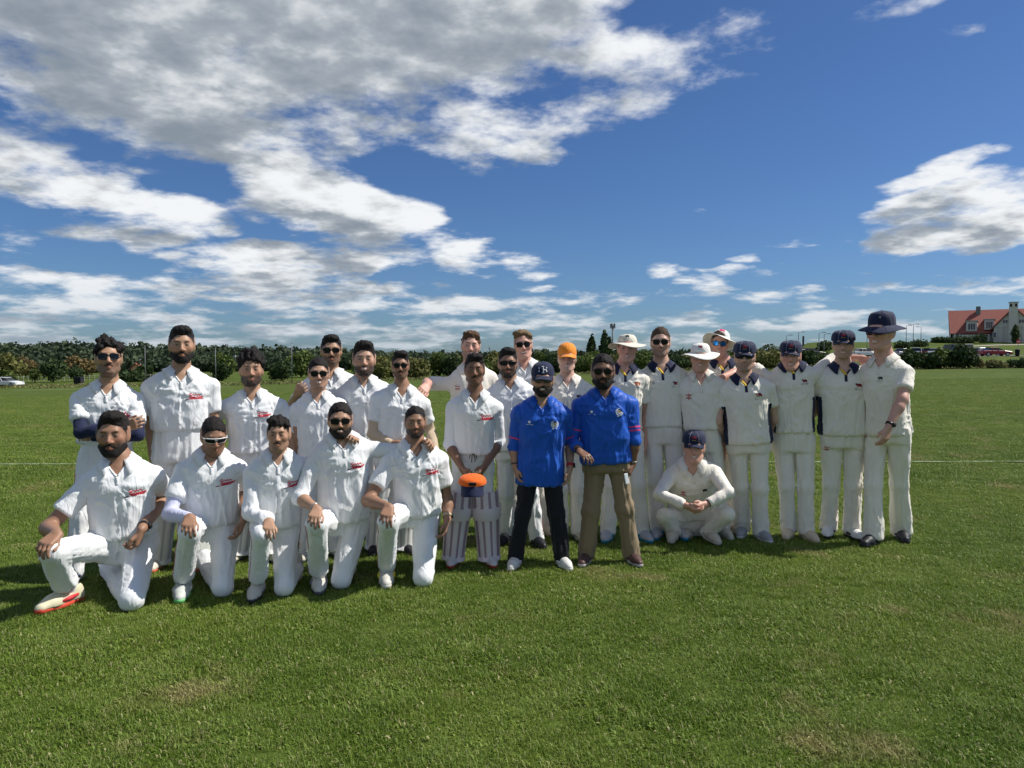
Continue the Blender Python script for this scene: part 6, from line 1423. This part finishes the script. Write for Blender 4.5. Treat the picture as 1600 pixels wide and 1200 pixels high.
def street_lamp(u, vtop, Y, lab, arms=(1,), head=True):
    g = on(u, Y); h = CAM_Z + (HORIZON - vtop) / F_PX * Y - g[2]; root = empty('street_lamp', g); tag(root, lab, 'lamp', 'lamps over the car park')
    b = MB(); b.tube([(0, 0, -.1), (0, 0, h)], [.10, .06], 8); b.build('pole', POLE, root, True)
    for s in arms:
        b = MB(); b.tube([(0, 0, h - .08), (s * .8, 0, h + .05)], .04, 6); a = b.build('arm', POLE, root, True); b = MB(); b.box((s * 1.0, 0, h + .06), (.35, .13, .06)); b.build('lamp_head', POLE, a)
LAMPS = [(1426, 507, 178, 'double armed street lamp right of the bucket hat', (-1, 1)), (1415, 509, 190, 'thin lamp pole left of the double armed lamp', (1,)), (1438, 511, 186, 'thin lamp pole right of the double armed lamp', (-1,)), (1228, 524, 160, 'short lamp pole above the smiling young man, left', (1,)), (1247, 519, 160, 'lamp pole above the smiling young man, right', (1,)),
 (1279, 520, 150, 'left one of the two tall lamp poles before the taller navy cap', (1,)), (1287, 522, 150, 'right one of the two tall lamp poles before the taller navy cap', (1,)), (1354, 524, 160, 'lamp pole between the taller navy cap and the bucket hat', (1,))]
for a in LAMPS: street_lamp(*a)
def sign_post():
    g = on(1590, 116); root = empty('no_entry_sign', g); tag(root, 'round red no entry sign on a thin pole at the right edge', 'sign'); h = CAM_Z + (HORIZON - 534) / F_PX * 116 - g[2]
    b = MB(); b.tube([(0, 0, 0), (0, 0, h + .2)], .035, 6); b.build('pole', POLE, root, True)
    b = MB(); b.lathe([(0, -.02), (.36, -.02), (.36, .02), (0, .02)], 24); b.v = [(x, z - .06, y + h) for x, y, z in b.v]; b.build('disc', CL['red'], root)
    b = MB(); b.box((0, -.09, h), (.26, .008, .06)); b.build('bar', CL['pwhite'], root)
    g = on(1589, 112); o = empty('litter_bin', g); tag(o, 'small dark litter bin beside the no entry sign', 'bin'); b = MB(); b.lathe([(.28, 0), (.34, .9), (.36, .95), (.30, .95), (.28, .8)], 14); b.build('bin_body', CL['black'], o, True); b = MB(); b.lathe([(.37, .95), (.33, 1.05), (0, 1.1)], 14); b.build('lid', CL['black'], o, True)
sign_post()
def banner_pole():
    g = on(1253.5, 165); h = CAM_Z + (HORIZON - 525) / F_PX * 165 - g[2]; root = empty('banner_pole', g); tag(root, 'narrow dark banner on a pole above the smiling young man', 'banner')
    b = MB(); b.tube([(0, 0, 0), (0, 0, h)], .06, 6); b.build('pole', POLE, root, True); b = MB(); b.box((.12, 0, h - 1.1), (.22, .02, 1.1)); b.build('flag', CL['navy'], root)
banner_pole()
def mast():
    Y = 320; g = on(957, Y); h = CAM_Z + (HORIZON - 506) / F_PX * Y - g[2]; root = empty('telecom_mast', g); tag(root, 'slim telecom mast with antenna cluster behind the poplars', 'mast')
    b = MB(); b.tube([(0, 0, 0), (0, 0, h)], [.5, .28], 8); b.build('pole', POLE, root, True)
    for k in range(6):
        a = k * 1.047; b = MB(); b.box((.95 * math.cos(a), .95 * math.sin(a), h - .9), (.17, .17, .95)); b.build('antenna', POLE, root)
    b = MB(); b.lathe([(.2, h - 2.1), (1.1, h - 2.1), (1.1, h - 1.95), (.2, h - 1.95)], 12); b.build('platform', POLE, root)
mast()
for u, v, Y, lab in ((227, 541, 118, 'tall thin net pole left of the tall bearded man'), (337, 544, 118, 'tall thin net pole right of the tall bearded man'), (456, 536, 116, 'tall thin net pole left of the shorter sunglasses man')):
    g = on(u, Y); h = CAM_Z + (HORIZON - v) / F_PX * Y - g[2]; root = empty('net_pole', g); tag(root, lab, 'pole', 'net poles along the far boundary'); b = MB(); b.tube([(0, 0, 0), (0, 0, h)], [.07, .04], 6); b.build('pole', POLE, root, True); b = MB(); b.lathe([(.09, h - .02), (.09, h + .1), (0, h + .14)], 8); b.build('cap', POLE, root)
def dark_box():
    g = on(123, 117); root = empty('equipment_box', g); tag(root, 'dark square box at the field edge left of the crossed arms man', 'box'); b = MB(); b.box((0, 0, .55), (.55, .5, .55)); b.build('case', CL['black'], root); b = MB(); b.box((0, 0, 1.13), (.58, .53, .04)); b.build('lid', CL['black'], root)
dark_box()
def fence():
    m = nmat('fence_wood', (.33, .33, .26), .9); root = empty('rail_fence', on(150, 136)); tag(root, 'low pale rail fence along the far left field edge', 'fence'); base = on(150, 136)
    us = np.linspace(20, 330, 40); P = [on(u, 136) - base for u in us]
    for p in P: MB().box(p + (0, 0, .5), (.06, .06, .55)).build('post', m, root)
    for z in (.4, .85): MB().tube([p + np.array((0, -.08, z)) for p in P], .05, 5).build('rail', m, root)
fence()

TILE = nmat('red_tile', (.27, .088, .066), .8, bump=.25, bscale=6, var=.14, vscale=2.2); WALL = nmat('pale_render', (.56, .55, .50), .85, var=.06, vscale=1.5); WALL2 = nmat('orange_render', (.62, .34, .18), .85); BOARD = nmat('grey_boards', (.40, .41, .40), .8)
def window(root, parent, c, w, h, n=2, name='window'):
    b = MB(); b.box(c, (w / 2, .05, h / 2)); f = b.build(name, CL['pwhite'], parent)
    for i in range(n):
        pw = (w - .12) / n - .08; x = c[0] - w / 2 + .06 + (i + .5) * (w - .12) / n; b = MB(); b.box((x, c[1] - .04, c[2]), (pw / 2, .03, h / 2 - .09)); b.build('pane', GLASS, f)
def clubhouse():
    Y = 200; k = Y / F_PX; g = on(1560, Y); g[2] = CAM_Z + (HORIZON - 534) / F_PX * Y - .6; root = empty('clubhouse', g, -math.atan((1560 - 800) / F_PX)); tag(root, 'large clubhouse with red tiled roof, dormers and tall pale chimney on hill', 'building')
    X = lambda u: (u - 1560) * k * .834; Zp = lambda v: (534 - v) * k + .6
    zr, ze = Zp(481), Zp(518.5); x0, x1 = X(1474), X(1800); dep = 8.0
    b = MB(); b.box(((x0 + x1) / 2 + .6, dep, ze / 2), ((x1 - x0) / 2 - 1.0, dep - 1.0, ze / 2)); wall = b.build('wall', WALL, root)
    def slab(name, P, th, mat, parent):
        P = [np.array(p, float) for p in P]; n = unit(np.cross(P[1] - P[0], P[2] - P[0])); b = MB(); m = len(P); V = P + [p - n * th for p in P]; b.add(V, [tuple(range(m)), tuple(range(2 * m - 1, m - 1, -1))] + [(i, i + m, (i + 1) % m + m, (i + 1) % m) for i in range(m)]); return b.build(name, mat, parent)
    roof = slab('roof', [(x0 + 1.0, -.6, ze - .3), (x1, -.6, ze - .3), (x1, dep, zr), (x0, dep, zr)], .25, TILE, root)
    slab('roof', [(x1, 2 * dep + .6, ze - .3), (x0, 2 * dep + .6, ze - .3), (x0, dep, zr), (x1, dep, zr)], .25, TILE, root)
    b = MB(); b.add([(x0 + .7, .5, 0), (x0 + .7, 2 * dep - .5, 0), (x0 + .7, 2 * dep - .5, ze - .2), (x0 + .4, dep, zr - .3), (x0 + .7, .5, ze - .2), (x0 + 1.0, .5, 0), (x0 + 1.0, 2 * dep - .5, 0), (x0 + 1.0, 2 * dep - .5, ze - .2), (x0 + .7, dep, zr - .3), (x0 + 1.0, .5, ze - .2)], [(0, 4, 3, 2, 1), (5, 6, 7, 8, 9), (0, 5, 9, 4), (4, 9, 8, 3), (3, 8, 7, 2), (2, 7, 6, 1)]); b.build('gable_wall', BOARD, root)
    b = MB(); b.box((X(1525), dep - 1.2, zr - .6), (.55, .55, 1.5)); b.build('chimney', nmat('dark_chimney', (.13, .15, .15), .8), root)
    # dormers
    for u0, u1, vt, vb in ((1507, 1525, 501, 517), (1536, 1552, 499, 515)):
        cx = (X(u0) + X(u1)) / 2; w = X(u1) - X(u0); zb, zt = Zp(vb), Zp(vt); b = MB(); b.box((cx, 2.0, (zb + zt) / 2), (w / 2, 2.2, (zt - zb) / 2)); d = b.build('dormer', WALL, root); b = MB(); b.box((cx, 1.9, zt + .08), (w / 2 + .25, 2.4, .09)); b.build('dormer_roof', BOARD, d)
        window(root, d, (cx, -.26, (zb + zt) / 2 - .1), w * .72, (zt - zb) * .68, 3)
    # terrace wall and porch posts
    b = MB(); b.box(((X(1500) + X(1545)) / 2, -1.2, 1.3), ((X(1545) - X(1500)) / 2, .15, 1.3)); b.build('terrace_wall', WALL, root)
    for u in (1481, 1489, 1497): b = MB(); b.box((X(u), -.3, ze / 2 - .2), (.14, .14, ze / 2 - .2)); b.build('porch_post', CL['pwhite'], root)
    # front wing with the tall stack
    wx, zc_ = X(1582), Zp(481); hwid = X(1582) - X(1548); ze2 = Zp(513); b = MB(); dp = 5.0
    b.add([(wx - hwid + .5, -dp, 0), (wx + hwid - .5, -dp, 0), (wx + hwid - .5, -dp, ze2), (wx, -dp, zc_ - .4), (wx - hwid + .5, -dp, ze2), (wx - hwid + .5, dep, 0), (wx + hwid - .5, dep, 0), (wx + hwid - .5, dep, ze2), (wx, dep, zc_ - .4), (wx - hwid + .5, dep, ze2)], [(0, 1, 2, 3, 4), (0, 4, 9, 5), (1, 6, 7, 2)]); wing = b.build('wing_wall', WALL, root)
    for s in (-1, 1):
        P = [(wx, -dp - .5, zc_), (wx, dep, zc_), (wx + s * (hwid + .3), dep, ze2 - .35), (wx + s * (hwid + .3), -dp - .5, ze2 - .35)]; slab('roof', P if s < 0 else P[::-1], .25, TILE, root)
    sw = X(1588) - X(1574.5); b = MB(); b.box((wx - .2, -dp - .55, Zp(476) / 2), (sw / 2, .55, Zp(476) / 2)); st = b.build('chimney_stack', WALL, root); b = MB(); b.box((wx - .2, -dp - .55, Zp(475.5)), (sw / 2 + .15, .7, .12)); b.build('stack_cap', BOARD, st)
    for s in (-1, 1): b = MB(); b.box((wx - .2 + s * .55, -dp - 1.1, Zp(480)), (.22, .05, .38)); b.build('vent', CL['black'], st)
    for u in (1568.5, 1593): window(root, wing, (X(u), -dp - .06, Zp(504)), 1.3, 1.1, 2)
    window(root, wing, (X(1553), -dp - .06, Zp(524)), .9, 1.5, 1)
    for u in (1558, 1566, 1594, 1602): b = MB(); b.box((X(u), -dp - .05, Zp(523)), (.05, .03, 2.0)); b.build('batten', BOARD, wing)
    b = MB(); b.box((wx, -dp - .05, Zp(513)), (hwid - .6, .035, .05)); b.build('batten', BOARD, wing)
clubhouse()
def gable_house(u, v0, vt, Y, wpx, lab, wallm, side=1):
    k = Y / F_PX; g = on(u, Y); g[2] = CAM_Z + (HORIZON - v0) / F_PX * Y; w = wpx * k / 2; h = (v0 - vt) * k; he = h * .45; root = empty('gabled_house', g); tag(root, lab, 'house')
    dn = g[2] - tz(g[0], g[1]) + .5
    b = MB(); b.add([(-w, 0, -dn), (w, 0, -dn), (w, 0, he), (0, 0, h), (-w, 0, he), (-w, 9, -dn), (w, 9, -dn), (w, 9, he), (0, 9, h), (-w, 9, he)], [(0, 1, 2, 3, 4), (0, 4, 9, 5), (1, 6, 7, 2), (5, 9, 8, 7, 6)]); wl = b.build('wall', wallm, root)
    for s in (-1, 1): b = MB(); b.add([(0, -.3, h + .15), (0, 9.3, h + .15), (s * (w + .4), 9.3, he - .2), (s * (w + .4), -.3, he - .2), (0, -.3, h + .0), (0, 9.3, h + .0), (s * (w + .4), 9.3, he - .35), (s * (w + .4), -.3, he - .35)], [(0, 1, 2, 3), (7, 6, 5, 4), (0, 3, 7, 4), (2, 1, 5, 6), (3, 2, 6, 7)]); b.build('roof', TILE, root)
    b = MB(); b.box((.2, 2, h + .5), (.3, .3, .8)); b.build('chimney', BOARD, root); window(root, wl, (0, -.06, he * .7), w * .5, he * .6, 2)
gable_house(212, 582, 568, 205, 15, 'small house with orange gable wall among the trees at left', WALL2)
gable_house(362, 574, 562, 215, 22, 'low house with red roof behind trees, right of the tall bearded man', BOARD)
gable_house(130, 580, 571, 215, 10, 'small pale house front half hidden by trees at left', WALL)
